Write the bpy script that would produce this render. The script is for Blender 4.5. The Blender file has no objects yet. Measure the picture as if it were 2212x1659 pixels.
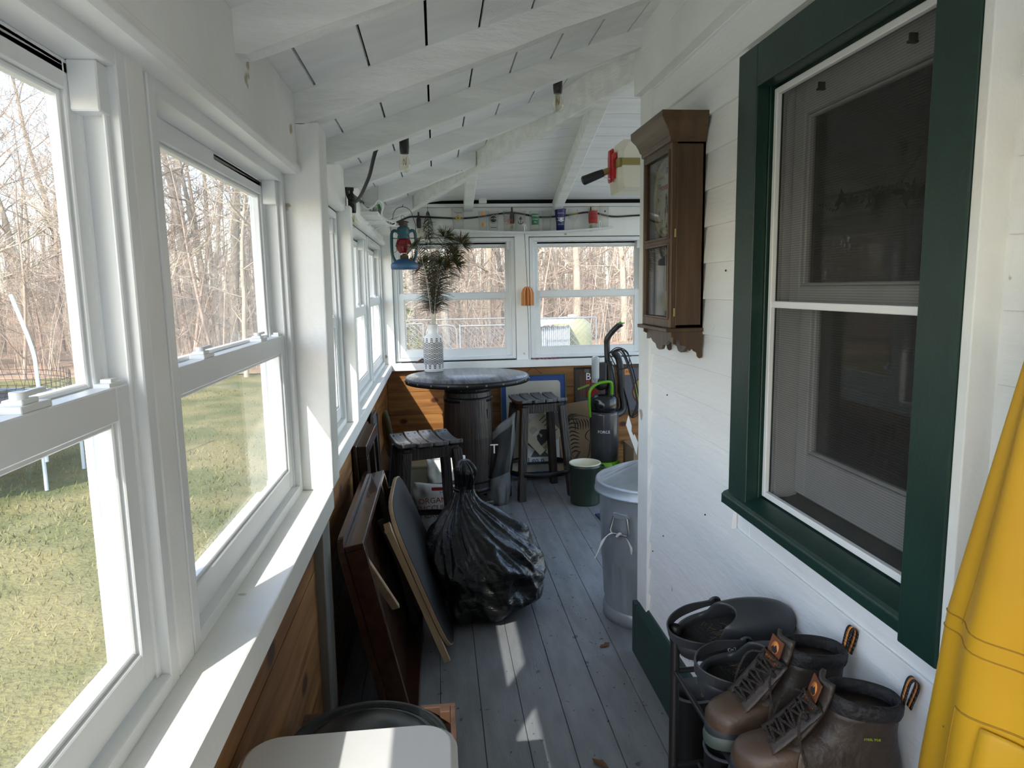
import bpy, bmesh, math, random
from mathutils import Vector as V, Matrix as Mx, Euler, noise as mnoise
random.seed(7)
sc = bpy.context.scene
COL = sc.collection
PI = math.pi
# ---------------------------------------------------------------- camera
f_px = 1500.0
cd = bpy.data.cameras.new('porch_camera')
cd.sensor_fit = 'HORIZONTAL'; cd.sensor_width = 36.0; cd.lens = f_px / 2212.0 * 36.0
cd.clip_start = 0.05; cd.clip_end = 500
cam = bpy.data.objects.new('porch_camera', cd); COL.objects.link(cam)
yaw, pitch, roll = map(math.radians, (6.05033, 7.92964, -1.04626))
fw0 = V((math.sin(yaw), math.cos(yaw), 0)); rt0 = V((math.cos(yaw), -math.sin(yaw), 0)); up0 = V((0, 0, 1))
fwd = fw0 * math.cos(pitch) - up0 * math.sin(pitch); up1 = up0 * math.cos(pitch) + fw0 * math.sin(pitch)
rt = rt0 * math.cos(roll) + up1 * math.sin(roll); up = up1 * math.cos(roll) - rt0 * math.sin(roll)
mw = Mx.Identity(4)
for i in range(3):
    mw[i][0] = rt[i]; mw[i][1] = up[i]; mw[i][2] = -fwd[i]
mw[0][3], mw[1][3], mw[2][3] = 0, 0, 1.6
cam.matrix_world = mw
sc.camera = cam
# ---------------------------------------------------------------- view, sky, sun
sc.view_settings.view_transform = 'Standard'; sc.view_settings.look = 'None'
sc.view_settings.gamma = 1.0; sc.view_settings.use_curve_mapping = False
sc.view_settings.exposure = 1.05
sc.cycles.use_denoising = True
sc.cycles.max_bounces = 16; sc.cycles.diffuse_bounces = 12; sc.cycles.transparent_max_bounces = 24
sc.cycles.glossy_bounces = 4; sc.cycles.transmission_bounces = 8
sc.cycles.caustics_reflective = False; sc.cycles.caustics_refractive = False
sc.cycles.sample_clamp_indirect = 10.0
w = bpy.data.worlds.new('sky'); sc.world = w; w.use_nodes = True
nt = w.node_tree; nt.nodes.clear()
sky = nt.nodes.new('ShaderNodeTexSky'); sky.sky_type = 'NISHITA'; sky.sun_disc = False
sky.sun_elevation = math.radians(39); sky.air_density = 1.0; sky.dust_density = 1.0; sky.ozone_density = 1.0
sky.sun_rotation = math.radians(208)
hs = nt.nodes.new('ShaderNodeHueSaturation'); hs.inputs['Saturation'].default_value = 0.9
bg = nt.nodes.new('ShaderNodeBackground'); bg.inputs['Strength'].default_value = 0.37
wo = nt.nodes.new('ShaderNodeOutputWorld')
nt.links.new(sky.outputs[0], hs.inputs['Color']); nt.links.new(hs.outputs[0], bg.inputs[0]); nt.links.new(bg.outputs[0], wo.inputs[0])
sd = bpy.data.lights.new('sun', 'SUN'); sd.energy = 3.3; sd.angle = math.radians(0.6); sd.color = (1.0, 0.95, 0.86)
so = bpy.data.objects.new('sun', sd); COL.objects.link(so)
so.rotation_euler = V((0.57, 1.09, -1.0)).to_track_quat('-Z', 'Y').to_euler(); so.location = (-20, -30, 30)

# ---------------------------------------------------------------- helpers
class MB:
    """collects shapes and links them as one mesh object"""
    def __init__(s): s.v = []; s.f = []; s.mi = []; s.sm = []
    def add(s, vs, fs, mi=0, smooth=False, T=None):
        o = len(s.v)
        if T is not None: vs = [T @ V(p) for p in vs]
        s.v += [tuple(p) for p in vs]
        s.f += [tuple(i + o for i in q) for q in fs]; s.mi += [mi] * len(fs); s.sm += [smooth] * len(fs)
        return s
    def box(s, x0, x1, y0, y1, z0, z1, mi=0, T=None):
        vs = [(x, y, z) for z in (z0, z1) for y in (y0, y1) for x in (x0, x1)]
        return s.add(vs, [(0, 2, 3, 1), (4, 5, 7, 6), (0, 1, 5, 4), (2, 6, 7, 3), (0, 4, 6, 2), (1, 3, 7, 5)], mi, False, T)
    def hexa(s, lo, hi, mi=0):
        """lo, hi: four corners each, same winding"""
        return s.add(list(lo) + list(hi), [(3, 2, 1, 0), (4, 5, 6, 7)] + [(i, (i + 1) % 4, 4 + (i + 1) % 4, 4 + i) for i in range(4)], mi)
    def bar(s, a, b, w, h, mi=0, upv=(0, 0, 1)):
        """rectangular bar from a to b, width w across, height h along upv"""
        a = V(a); b = V(b); d = (b - a).normalized(); u = V(upv); sx = d.cross(u).normalized(); u = sx.cross(d).normalized()
        c = [sx * (-w / 2) + u * (-h / 2), sx * (w / 2) + u * (-h / 2), sx * (w / 2) + u * (h / 2), sx * (-w / 2) + u * (h / 2)]
        return s.hexa([a + q for q in c], [b + q for q in c], mi)
    def tube(s, pts, r, n=8, mi=0, caps=True, T=None, closed=False, flat=None):
        pts = [V(p) for p in pts]; N = len(pts)
        rs = r if isinstance(r, (list, tuple)) else [r] * N
        vs = []; fs = []; pu = None
        for i, p in enumerate(pts):
            if closed: d = pts[(i + 1) % N] - pts[i - 1]
            else: d = pts[min(i + 1, N - 1)] - pts[max(i - 1, 0)]
            if d.length < 1e-9: d = V((0, 0, 1))
            d.normalize()
            if pu is None: pu = V((0, 0, 1)) if abs(d.z) < .9 else V((1, 0, 0))
            sx = d.cross(pu)
            if sx.length < 1e-6: sx = d.cross(V((0, 1, 0)))
            sx.normalize(); pu = sx.cross(d).normalized()
            for k in range(n):
                a = 2 * PI * k / n
                vs.append(p + sx * math.cos(a) * rs[i] + pu * math.sin(a) * rs[i] * (flat or 1))
        M = N if closed else N - 1
        for i in range(M):
            j = (i + 1) % N
            for k in range(n):
                fs.append((i * n + k, i * n + (k + 1) % n, j * n + (k + 1) % n, j * n + k))
        s.add(vs, fs, mi, n > 4, T)
        if caps and not closed:
            s.add([vs[k] for k in range(n)], [tuple(range(n))[::-1]], mi, False, T)
            s.add([vs[(N - 1) * n + k] for k in range(n)], [tuple(range(n))], mi, False, T)
        return s
    def lathe(s, prof, n=32, mi=0, T=None, c=(0, 0, 0), smooth=True, a0=0, a1=2 * PI):
        full = abs(a1 - a0 - 2 * PI) < 1e-6
        m = n if full else n + 1
        vs = []; fs = []
        for (r, z) in prof:
            for k in range(m):
                a = a0 + (a1 - a0) * k / n
                vs.append((c[0] + max(r, 1e-5) * math.cos(a), c[1] + max(r, 1e-5) * math.sin(a), c[2] + z))
        for i in range(len(prof) - 1):
            for k in range(n):
                k2 = (k + 1) % m
                fs.append((i * m + k, i * m + k2, (i + 1) * m + k2, (i + 1) * m + k))
        return s.add(vs, fs, mi, smooth, T)
    def prism(s, poly, a, b, axis='z', mi=0, T=None, smooth=False):
        def pt(p, t):
            return {'z': (p[0], p[1], t), 'y': (p[0], t, p[1]), 'x': (t, p[0], p[1])}[axis]
        n = len(poly)
        vs = [pt(p, a) for p in poly] + [pt(p, b) for p in poly]
        s.add(vs, [tuple(range(n))[::-1], tuple(range(n, 2 * n))], mi, False, T)
        return s.add(vs, [(i, (i + 1) % n, n + (i + 1) % n, n + i) for i in range(n)], mi, smooth, T)
    def grid(s, nu, nv, fn, mi=0, smooth=True, T=None, wrap=False):
        vs = []; fs = []
        m = nu if wrap else nu + 1
        for j in range(nv + 1):
            for i in range(m): vs.append(V(fn(i / nu, j / nv)))
        for j in range(nv):
            for i in range(nu):
                i2 = (i + 1) % m
                fs.append((j * m + i, j * m + i2, (j + 1) * m + i2, (j + 1) * m + i))
        return s.add(vs, fs, mi, smooth, T)
    def ball(s, c, r, n=12, m=8, mi=0, T=None, sq=(1, 1, 1)):
        def fn(u, v):
            a = 2 * PI * u; b = PI * (v - .5)
            return (c[0] + r * sq[0] * math.cos(b) * math.cos(a), c[1] + r * sq[1] * math.cos(b) * math.sin(a), c[2] + r * sq[2] * math.sin(b))
        return s.grid(n, m, fn, mi, True, T, wrap=True)
    def build(s, name, mats, parent=None, bevel=0, seg=2, sub=0, solid=0, soff=0, weld=False, fixn=False):
        me = bpy.data.meshes.new(name)
        me.from_pydata(s.v, [], s.f)
        if not isinstance(mats, (list, tuple)): mats = [mats]
        for m in mats: me.materials.append(m)
        me.polygons.foreach_set('material_index', s.mi); me.polygons.foreach_set('use_smooth', s.sm)
        if weld or fixn:
            bm = bmesh.new(); bm.from_mesh(me)
            if weld: bmesh.ops.remove_doubles(bm, verts=bm.verts, dist=1e-5)
            bmesh.ops.recalc_face_normals(bm, faces=bm.faces); bm.to_mesh(me); bm.free()
        me.update()
        o = bpy.data.objects.new(name, me); COL.objects.link(o)
        if parent is not None: o.parent = parent
        if solid:
            q = o.modifiers.new('solid', 'SOLIDIFY'); q.thickness = solid; q.offset = soff
        if bevel:
            q = o.modifiers.new('bevel', 'BEVEL'); q.width = bevel; q.segments = seg; q.limit_method = 'ANGLE'; q.angle_limit = math.radians(40)
        if sub:
            q = o.modifiers.new('sub', 'SUBSURF'); q.levels = sub; q.render_levels = sub
        return o

def tag(o, label, cat, group=None, kind=None):
    if label: o['label'] = label
    if cat: o['category'] = cat
    if group: o['group'] = group
    if kind: o['kind'] = kind
    return o
def thing(name, label, cat, loc=(0, 0, 0), rot=(0, 0, 0), group=None):
    o = bpy.data.objects.new(name, None); COL.objects.link(o); o.empty_display_size = .05
    o.location = loc; o.rotation_euler = rot if isinstance(rot, (tuple, list, Euler)) else (0, 0, rot)
    return tag(o, label, cat, group)
def struct(o, label=None, cat=None):
    o['kind'] = 'structure'
    if label: o['label'] = label
    if cat: o['category'] = cat
    return o
def copy_tree(o, parent=None):
    c = o.copy(); COL.objects.link(c)
    if parent is not None: c.parent = parent
    for ch in list(o.children): copy_tree(ch, c)
    return c
def sstep(a, b, x):
    t = max(0, min(1, (x - a) / (b - a))); return t * t * (3 - 2 * t)
def lerp(a, b, t): return a + (b - a) * t
def spline(pts, n=8):
    """Catmull-Rom through the points"""
    P = [V(p) for p in pts]; P = [P[0] * 2 - P[1]] + P + [P[-1] * 2 - P[-2]]; out = []
    for i in range(1, len(P) - 2):
        for k in range(n):
            t = k / n; a, b, c, d = P[i - 1], P[i], P[i + 1], P[i + 2]
            out.append(.5 * ((2 * b) + (c - a) * t + (2 * a - 5 * b + 4 * c - d) * t * t + (3 * b - a - 3 * c + d) * t ** 3))
    out.append(P[-2]); return out
_tc = {}
def text_geo(s, size, ext=0.0, bold=0.0):
    cu = bpy.data.curves.new('t', 'FONT'); cu.body = s; cu.size = size; cu.align_x = 'CENTER'; cu.align_y = 'CENTER'; cu.extrude = ext; cu.offset = bold; cu.resolution_u = 2
    ob = bpy.data.objects.new('t', cu); COL.objects.link(ob)
    bpy.context.view_layer.update()
    me = bpy.data.meshes.new_from_object(ob.evaluated_get(bpy.context.evaluated_depsgraph_get()))
    g = ([v.co.copy() for v in me.vertices], [tuple(p.vertices) for p in me.polygons])
    bpy.data.objects.remove(ob); bpy.data.curves.remove(cu); bpy.data.meshes.remove(me)
    return g

# ---------------------------------------------------------------- materials
def base(name):
    m = bpy.data.materials.new(name); m.use_nodes = True
    n = m.node_tree; b = n.nodes['Principled BSDF']
    return m, n, b
def mk(name, c1, c2=None, rough=.5, metal=0.0, scale=8, st=(1, 1, 1), det=4, ramp=(.35, .65), bump=0, bscale=None, bst=None, spec=.5, coat=0, sheen=0, emit=None, dist=0.02, obj=True, spots=None, rvar=0):
    m, n, b = base(name); L = n.links.new
    b.inputs['Roughness'].default_value = rough; b.inputs['Metallic'].default_value = metal
    b.inputs['Specular IOR Level'].default_value = spec; b.inputs['Coat Weight'].default_value = coat; b.inputs['Sheen Weight'].default_value = sheen
    b.inputs['Base Color'].default_value = (*c1, 1)
    tc = n.nodes.new('ShaderNodeTexCoord'); src = tc.outputs['Object'] if obj else tc.outputs['Generated']
    def noisetex(sc_, st_, det_):
        mp = n.nodes.new('ShaderNodeMapping'); mp.inputs['Scale'].default_value = st_; L(src, mp.inputs[0])
        t = n.nodes.new('ShaderNodeTexNoise'); t.inputs['Scale'].default_value = sc_; t.inputs['Detail'].default_value = det_; L(mp.outputs[0], t.inputs['Vector'])
        return t
    if c2 is not None:
        t = noisetex(scale, st, det)
        r = n.nodes.new('ShaderNodeValToRGB'); r.color_ramp.elements[0].position = ramp[0]; r.color_ramp.elements[1].position = ramp[1]
        r.color_ramp.elements[0].color = (*c1, 1); r.color_ramp.elements[1].color = (*c2, 1)
        L(t.outputs['Fac'], r.inputs[0]); out = r.outputs[0]
        if spots:   # (colour, scale, threshold)
            t2 = noisetex(spots[1], (1, 1, 1), 3)
            r2 = n.nodes.new('ShaderNodeValToRGB'); r2.color_ramp.elements[0].position = spots[2]; r2.color_ramp.elements[1].position = spots[2] + .03
            r2.color_ramp.elements[0].color = (0, 0, 0, 1); r2.color_ramp.elements[1].color = (1, 1, 1, 1)
            L(t2.outputs['Fac'], r2.inputs[0])
            mxn = n.nodes.new('ShaderNodeMixRGB'); L(r2.outputs[0], mxn.inputs[0]); L(out, mxn.inputs[1]); mxn.inputs[2].default_value = (*spots[0], 1); out = mxn.outputs[0]
        L(out, b.inputs['Base Color'])
    if bump:
        t = noisetex(bscale or scale, bst or st, 5)
        bn = n.nodes.new('ShaderNodeBump'); bn.inputs['Strength'].default_value = bump; bn.inputs['Distance'].default_value = dist
        L(t.outputs['Fac'], bn.inputs['Height']); L(bn.outputs[0], b.inputs['Normal'])
    if rvar:
        t = noisetex(scale * 2, st, 3); mr = n.nodes.new('ShaderNodeMapRange'); mr.inputs[3].default_value = rough - rvar; mr.inputs[4].default_value = rough + rvar
        L(t.outputs['Fac'], mr.inputs[0]); L(mr.outputs[0], b.inputs['Roughness'])
    return m
def knotty(name, c1, c2, knot, along, kscale=4.0, rough=.45):
    """pine: streaked along one axis, with oval knots"""
    m, n, b = base(name); L = n.links.new
    b.inputs['Roughness'].default_value = rough
    tc = n.nodes.new('ShaderNodeTexCoord')
    mp = n.nodes.new('ShaderNodeMapping'); s = [14, 14, 14]; s[along] = 1.1; mp.inputs['Scale'].default_value = s; L(tc.outputs['Object'], mp.inputs[0])
    t = n.nodes.new('ShaderNodeTexNoise'); t.inputs['Scale'].default_value = 1.6; t.inputs['Detail'].default_value = 6; t.inputs['Distortion'].default_value = .6; L(mp.outputs[0], t.inputs['Vector'])
    r = n.nodes.new('ShaderNodeValToRGB'); r.color_ramp.elements[0].position = .36; r.color_ramp.elements[1].position = .62
    r.color_ramp.elements[0].color = (*c1, 1); r.color_ramp.elements[1].color = (*c2, 1); L(t.outputs['Fac'], r.inputs[0])
    sp = n.nodes.new('ShaderNodeSeparateXYZ'); cb = n.nodes.new('ShaderNodeCombineXYZ'); L(tc.outputs['Object'], sp.inputs[0]); L(sp.outputs[along], cb.inputs[0]); L(sp.outputs[2], cb.inputs[1])
    mp2 = n.nodes.new('ShaderNodeMapping'); mp2.inputs['Scale'].default_value = (kscale * .65, kscale, 1); L(cb.outputs[0], mp2.inputs[0])
    vo = n.nodes.new('ShaderNodeTexVoronoi'); vo.voronoi_dimensions = '2D'; vo.inputs['Scale'].default_value = 1.0; L(mp2.outputs[0], vo.inputs['Vector'])
    r2 = n.nodes.new('ShaderNodeValToRGB'); e = r2.color_ramp.elements; e[0].position = .05; e[0].color = (1, 1, 1, 1); e[1].position = .10; e[1].color = (0, 0, 0, 1)
    L(vo.outputs['Distance'], r2.inputs[0])
    mx = n.nodes.new('ShaderNodeMixRGB'); L(r2.outputs[0], mx.inputs[0]); L(r.outputs[0], mx.inputs[1]); mx.inputs[2].default_value = (*knot, 1)
    L(mx.outputs[0], b.inputs['Base Color'])
    return m
def glassmat(name, tint=(1, 1, 1), gloss=.08, dirt=0.0, dirtcol=(.8, .8, .78), rough=0.0, scale=3.0):
    """thin pane: see-through, mirror-like at grazing angles, with a film of dirt"""
    m = bpy.data.materials.new(name); m.use_nodes = True; n = m.node_tree; n.nodes.clear(); L = n.links.new
    tr = n.nodes.new('ShaderNodeBsdfTransparent'); tr.inputs[0].default_value = (*tint, 1)
    gl = n.nodes.new('ShaderNodeBsdfGlossy'); gl.inputs['Roughness'].default_value = rough
    fr = n.nodes.new('ShaderNodeLayerWeight'); fr.inputs['Blend'].default_value = .5
    pw = n.nodes.new('ShaderNodeMath'); pw.operation = 'POWER'; pw.inputs[1].default_value = 5; L(fr.outputs['Facing'], pw.inputs[0])
    ad = n.nodes.new('ShaderNodeMath'); ad.operation = 'MULTIPLY_ADD'; ad.inputs[1].default_value = .55; ad.inputs[2].default_value = gloss; L(pw.outputs[0], ad.inputs[0])
    mx = n.nodes.new('ShaderNodeMixShader'); L(ad.outputs[0], mx.inputs[0]); L(tr.outputs[0], mx.inputs[1]); L(gl.outputs[0], mx.inputs[2])
    out = mx.outputs[0]
    if dirt:
        df = n.nodes.new('ShaderNodeBsdfDiffuse'); df.inputs[0].default_value = (*dirtcol, 1)
        tl = n.nodes.new('ShaderNodeBsdfTranslucent'); tl.inputs[0].default_value = (*dirtcol, 1)
        ds = n.nodes.new('ShaderNodeMixShader'); L(df.outputs[0], ds.inputs[1]); L(tl.outputs[0], ds.inputs[2])
        tc = n.nodes.new('ShaderNodeTexCoord'); t = n.nodes.new('ShaderNodeTexNoise'); t.inputs['Scale'].default_value = scale; t.inputs['Detail'].default_value = 5; L(tc.outputs['Object'], t.inputs['Vector'])
        mr = n.nodes.new('ShaderNodeMapRange'); mr.inputs[1].default_value = .35; mr.inputs[2].default_value = .75; mr.inputs[3].default_value = dirt * .25; mr.inputs[4].default_value = dirt; L(t.outputs['Fac'], mr.inputs[0])
        m2 = n.nodes.new('ShaderNodeMixShader'); L(mr.outputs[0], m2.inputs[0]); L(out, m2.inputs[1]); L(ds.outputs[0], m2.inputs[2]); out = m2.outputs[0]
    o = n.nodes.new('ShaderNodeOutputMaterial'); L(out, o.inputs[0])
    return m
WHITE = mk('white_trim_paint', (.86, .87, .86), (.80, .81, .79), rough=.5, scale=5, bump=.08, bscale=60, spots=((.42, .36, .26), 9, .72))
VINYL = mk('white_vinyl', (.80, .82, .83), (.76, .78, .79), rough=.35, scale=4)
CEIL = mk('white_ceiling_paint', (.88, .89, .88), (.82, .83, .82), rough=.6, scale=3, st=(1, 6, 6), bump=.1, bscale=40)
RAFT = mk('white_rafter_paint', (.87, .88, .86), (.76, .77, .75), rough=.6, scale=5, st=(.6, 4, 4), bump=.35, bscale=22, bst=(1, 1, 3), spots=((.3, .3, .28), 10, .735))
SIDING = mk('white_siding_paint', (.87, .88, .88), (.82, .83, .83), rough=.55, scale=3, st=(1, .5, 4), bump=.15, bscale=30, bst=(1, .4, 2), spots=((.45, .4, .3), 14, .745))
DARKGAP = mk('dark_gap', (.012, .012, .012), rough=.9)
GREEN = mk('dark_green_paint', (.007, .03, .023), (.010, .038, .03), rough=.4, scale=7, bump=.06, bscale=80)
FLOOR = mk('grey_floor_paint', (.25, .265, .285), (.185, .195, .21), rough=.42, scale=5, st=(3, .7, 1), bump=.12, bscale=40, bst=(4, .6, 1), spots=((.09, .085, .08), 18, .68), rvar=.1)
PINEX = knotty('knotty_pine_far', (.22, .088, .024), (.38, .18, .058), (.07, .022, .010), 0, 3.6)
PINEY = knotty('knotty_pine_side', (.19, .075, .02), (.37, .18, .058), (.07, .025, .012), 1, 3.0)
PANE = glassmat('window_pane', (.98, .985, .98), .025, .035)
HAZYPANE = glassmat('hazy_pane', (.98, .985, .98), .03, .09, scale=2.2)
STONE = mk('dirt', (.1, .09, .08), rough=.9)
# ================================================================ SETTING
FW = 5.70           # face of the far wall
SL = lambda x: 2.142 + .347 * (x + .406)        # left roof slope
HIPY = lambda x: 2.80 + (.87 - x) * 2.2         # plan line of the hip
# ---- floor boards
m = MB(); x = -.655; r = random.Random(3)
while x < 3.2:
    wd = .155
    y = -2.7
    while y < FW + .1:
        y2 = min(FW + .15, y + r.uniform(2.2, 4.5))
        m.box(x + .001, x + wd - .001, y + .001, y2 - .001, -.02, r.uniform(-.0012, 0)); y = y2
    x += wd
m.box(-.62, 3.25, -2.7, FW + .15, -.05, -.02, 1)
struct(m.build('floor', [FLOOR, DARKGAP], bevel=.0015, seg=1))
# ---- wainscot boards and outer walls
m = MB(); z = 0
for i, hgt in enumerate((.185, .19, .185, .19, .19)):
    m.box(-.44, -.40 + .001 * (i % 2), -.35, 2.1, z + .0015, min(z + hgt, .94) - .0015)
    m.box(-.44, -.425 + .001 * (i % 2), 2.24, FW, z + .0015, min(z + hgt, .94) - .0015); z += hgt
m.box(-.56, -.435, -.35, FW + .15, -.8, .94, 1); m.box(-.56, -.435, -2.7, -.35, -.8, -.05, 1)
struct(m.build('wall_left', [PINEY, WHITE]))
m = MB(); z = 0
for i, hgt in enumerate((.2, .185, .19, .19, .19)):
    m.box(-.42, 3.2, FW + .001 * (i % 2), FW + .03, z + .0015, min(z + hgt, .945) - .0015); z += hgt
m.box(-.56, 3.2, FW + .03, FW + .15, -.8, .945, 1)
struct(m.build('wall_far', [PINEX, WHITE]))
# ---- header over the far windows and over the left windows
m = MB(); m.box(-.50, 3.2, FW - .02, FW + .14, 2.005, 2.235); m.box(-.50, 3.2, FW - .05, FW + .14, 2.237, 2.262)
m.box(-.45, 3.2, FW + .0, FW + .14, 2.262, 2.34, 1)
struct(m.build('trim_1', [WHITE, DARKGAP], bevel=.003), 'white board above the far windows, under the ceiling', 'header board')
m = MB(); m.box(-.53, -.38, -2.7, 2.097, 1.952, 2.148); m.prism([(-.43, 1.93), (-.382, 1.93), (-.372, 1.938), (-.372, 1.952), (-.378, 1.958), (-.43, 1.958)], -2.7, 2.094, 'y')
m.box(-.53, -.432, -2.7, 2.097, 1.935, 1.955, 1)
struct(m.build('trim_2', [WHITE, DARKGAP], bevel=.002), 'long white header beam over the nearest left windows', 'header beam')
m = MB(); m.box(-.53, -.40, 2.24, FW, 1.965, 2.148); m.prism([(-.43, 1.945), (-.40, 1.945), (-.388, 1.952), (-.388, 1.97), (-.43, 1.975)], 2.243, 3.195, 'y'); m.prism([(-.43, 1.945), (-.40, 1.945), (-.384, 1.955), (-.384, 1.975), (-.43, 1.975)], 3.29, FW - .03, 'y')
m.box(-.53, -.428, 2.24, FW, 1.938, 1.967, 1)
struct(m.build('trim_3', [WHITE, DARKGAP], bevel=.002), 'white header beam over the farther left windows', 'header beam')
# ---- sills
m = MB(); m.box(-.56, -.332, -.35, 2.112, .936, 1.0)
struct(m.build('trim_4', WHITE, bevel=.004), 'white sill under the nearest left windows', 'window sill')
m = MB(); m.box(-.56, -.376, 2.235, FW + .0, .936, .999)
struct(m.build('trim_5', WHITE, bevel=.004), 'white sill under the farther left windows', 'window sill')
m = MB(); m.box(-.40, 3.2, FW - .055, FW + .15, .945, 1.004); m.box(-.30, .64, FW - .012, FW, 1.004, 1.012, 1); m.box(.85, 1.62, FW - .012, FW, 1.004, 1.008, 1)
struct(m.build('trim_6', [WHITE, DARKGAP], bevel=.004), 'white sill along the far wall', 'window sill')
# ---- posts
def post(name, lo, hi, label, mat=None):
    m = MB(); m.hexa(lo, hi); struct(m.build(name, mat or WHITE, bevel=.004), label, 'post')
def rect(x0, x1, y0, y1, z): return [(x0, y0, z), (x1, y0, z), (x1, y1, z), (x0, y1, z)]
post('trim_7', rect(-.50, -.33, 2.1, 2.235, 1.0), rect(-.46, -.317, 2.1, 2.235, 2.074), 'thick white post between the two left window pairs')
post('trim_8', rect(-.50, -.372, 3.2, 3.275, .999), rect(-.50, -.365, 3.2, 3.275, 1.97), 'slim white post beyond the thick post, left wall')
post('trim_9', rect(-.50, -.445, 4.52, 4.575, .999), rect(-.50, -.445, 4.52, 4.575, 1.97), 'narrow white mullion between the two farthest left windows')
post('trim_10', rect(-.50, -.42, 1.075, 1.14, 1.0), rect(-.50, -.42, 1.07, 1.135, 1.945), 'white mullion between the two nearest left windows')
post('trim_11', rect(-.50, -.345, 5.655, 5.78, .999), rect(-.50, -.345, 5.655, 5.78, 2.01), 'white corner post where left and far walls meet')
post('trim_12', rect(.650, .765, FW - .01, 5.82, 1.004), rect(.645, .760, FW - .01, 5.82, 2.01), 'white post between the two far windows')
GREYW = mk('sill_shaded_grey_wood', (.20, .195, .18), (.14, .135, .125), rough=.8, scale=6, st=(6, 6, .6))  # shade under the sill is put into this grey
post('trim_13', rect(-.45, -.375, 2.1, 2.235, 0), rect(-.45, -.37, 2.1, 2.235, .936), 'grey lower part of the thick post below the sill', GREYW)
post('trim_14', rect(1.735, 1.80, FW - .01, 5.82, 1.004), rect(1.735, 1.80, FW - .01, 5.82, 2.01), 'white post beside the right far window')
for i, (y, z0) in enumerate(((.03, 1.0), (-.35, -.05), (-2.69, -.05))):
    post('trim_%d' % (15 + i), rect(-.50, -.42, y, y + .07, z0), rect(-.50, -.42, y, y + .07, 1.945), None)

# ---- double-hung windows
def dh_window(n, wd, h, rail, loc, rotz, pane, label):
    W = thing('window_%d' % n, label, None, loc, rotz); W['kind'] = 'structure'
    fw = .03
    m = MB()
    m.box(0, fw, 0, .084, 0, h); m.box(wd - fw, wd, 0, .084, 0, h); m.box(fw, wd - fw, 0, .084, h - .03, h); m.box(fw, wd - fw, 0.0, .084, 0, .026)
    for sx in (0, 1):
        for yy in (.014, .048, .078):
            x0 = fw if not sx else wd - fw - .012
            m.box(x0, x0 + .012, yy, yy + .006, .026, h - .03)
        x0 = fw if not sx else wd - fw - .032
        m.box(x0, x0 + .032, .012, .05, h - .095, h - .03)          # head blocks of the balance
    m.box(fw, wd - fw, .05, .08, h - .05, h - .03)
    # bright outer stop
    m.box(-.01, wd + .01, .084, .094, -.02, .028); 
    for sx in (-.01, wd - .025): m.box(sx, sx + .035, .084, .094, -.02, h + .02)
    m.box(-.01, wd + .01, .084, .094, h - .03, h + .03)
    m.build('window_frame', VINYL, W, bevel=.002, seg=1)
    def sash(nm, z0, z1, y0, y1, st, rb, rtp):
        a = fw + .004; b = wd - fw - .004
        m = MB(); m.box(a, a + st, y0, y1, z0, z1); m.box(b - st, b, y0, y1, z0, z1)
        m.box(a + st, b - st, y0, y1, z0, z0 + rb); m.box(a + st, b - st, y0, y1, z1 - rtp, z1)
        g = .008                                                # glazing bead
        m.box(a + st, a + st + g, y0 + .006, y1 - .004, z0 + rb, z1 - rtp); m.box(b - st - g, b - st, y0 + .006, y1 - .004, z0 + rb, z1 - rtp)
        m.box(a + st + g, b - st - g, y0 + .006, y1 - .004, z0 + rb, z0 + rb + g); m.box(a + st + g, b - st - g, y0 + .006, y1 - .004, z1 - rtp - g, z1 - rtp)
        o = m.build(nm, VINYL, W, bevel=.002, seg=1)
        p = MB(); ym = (y0 + y1) / 2; p.box(a + st + .002, b - st - .002, ym, ym + .004, z0 + rb + .002, z1 - rtp - .002); p.build('pane', pane, o)
        return o
    sash('upper_sash', rail - .038, h - .034, .050, .076, .034, .036, .036)
    lo = sash('lower_sash', .03, rail, .018, .046, .046, .056, .048)
    for fx in (.27, .73):
        m = MB(); cx = wd * fx
        m.box(cx - .03, cx + .03, .022, .05, rail, rail + .008); m.box(cx - .02, cx + .012, .026, .048, rail + .008, rail + .014)
        m.tube([(cx - .008, .036, rail + .012), (cx - .008, .036, rail + .022)], .009, 10); m.bar((cx - .01, .036, rail + .018), (cx + .03, .03, rail + .02), .008, .006)
        m.build('sash_lock', VINYL, W, bevel=.001, seg=1)
    for sx in (fw + .01, wd - fw - .055):
        m = MB(); m.box(sx, sx + .045, .024, .044, rail, rail + .005); m.box(sx + .012, sx + .03, .027, .041, rail + .005, rail + .010); m.build('tilt_latch', VINYL, W)
    return W
L90 = PI / 2
dh_window(1, .965, .935, .475, (-.42, .105, 1.0), L90, PANE, 'nearest white double-hung window, left wall beside the camera')
dh_window(2, .95, .935, .475, (-.42, 1.145, 1.0), L90, HAZYPANE, 'second white double-hung window from the camera, before the thick post')
dh_window(3, .95, .94, .485, (-.425, 2.245, 1.0), L90, PANE, 'white double-hung window just beyond the thick left post')
dh_window(4, 1.235, .94, .50, (-.425, 3.28, 1.0), L90, PANE, 'second farthest white window on the left wall')
dh_window(5, 1.07, .94, .54, (-.425, 4.58, 1.0), L90, PANE, 'farthest white window on the left wall, by the corner')
dh_window(6, .985, .985, .545, (-.34, FW + .005, 1.014), 0, HAZYPANE, 'far wall window behind the peacock feathers')
dh_window(7, .965, .985, .55, (.768, FW + .005, 1.014), 0, PANE, 'far wall window on the right, above the vacuum')

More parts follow.
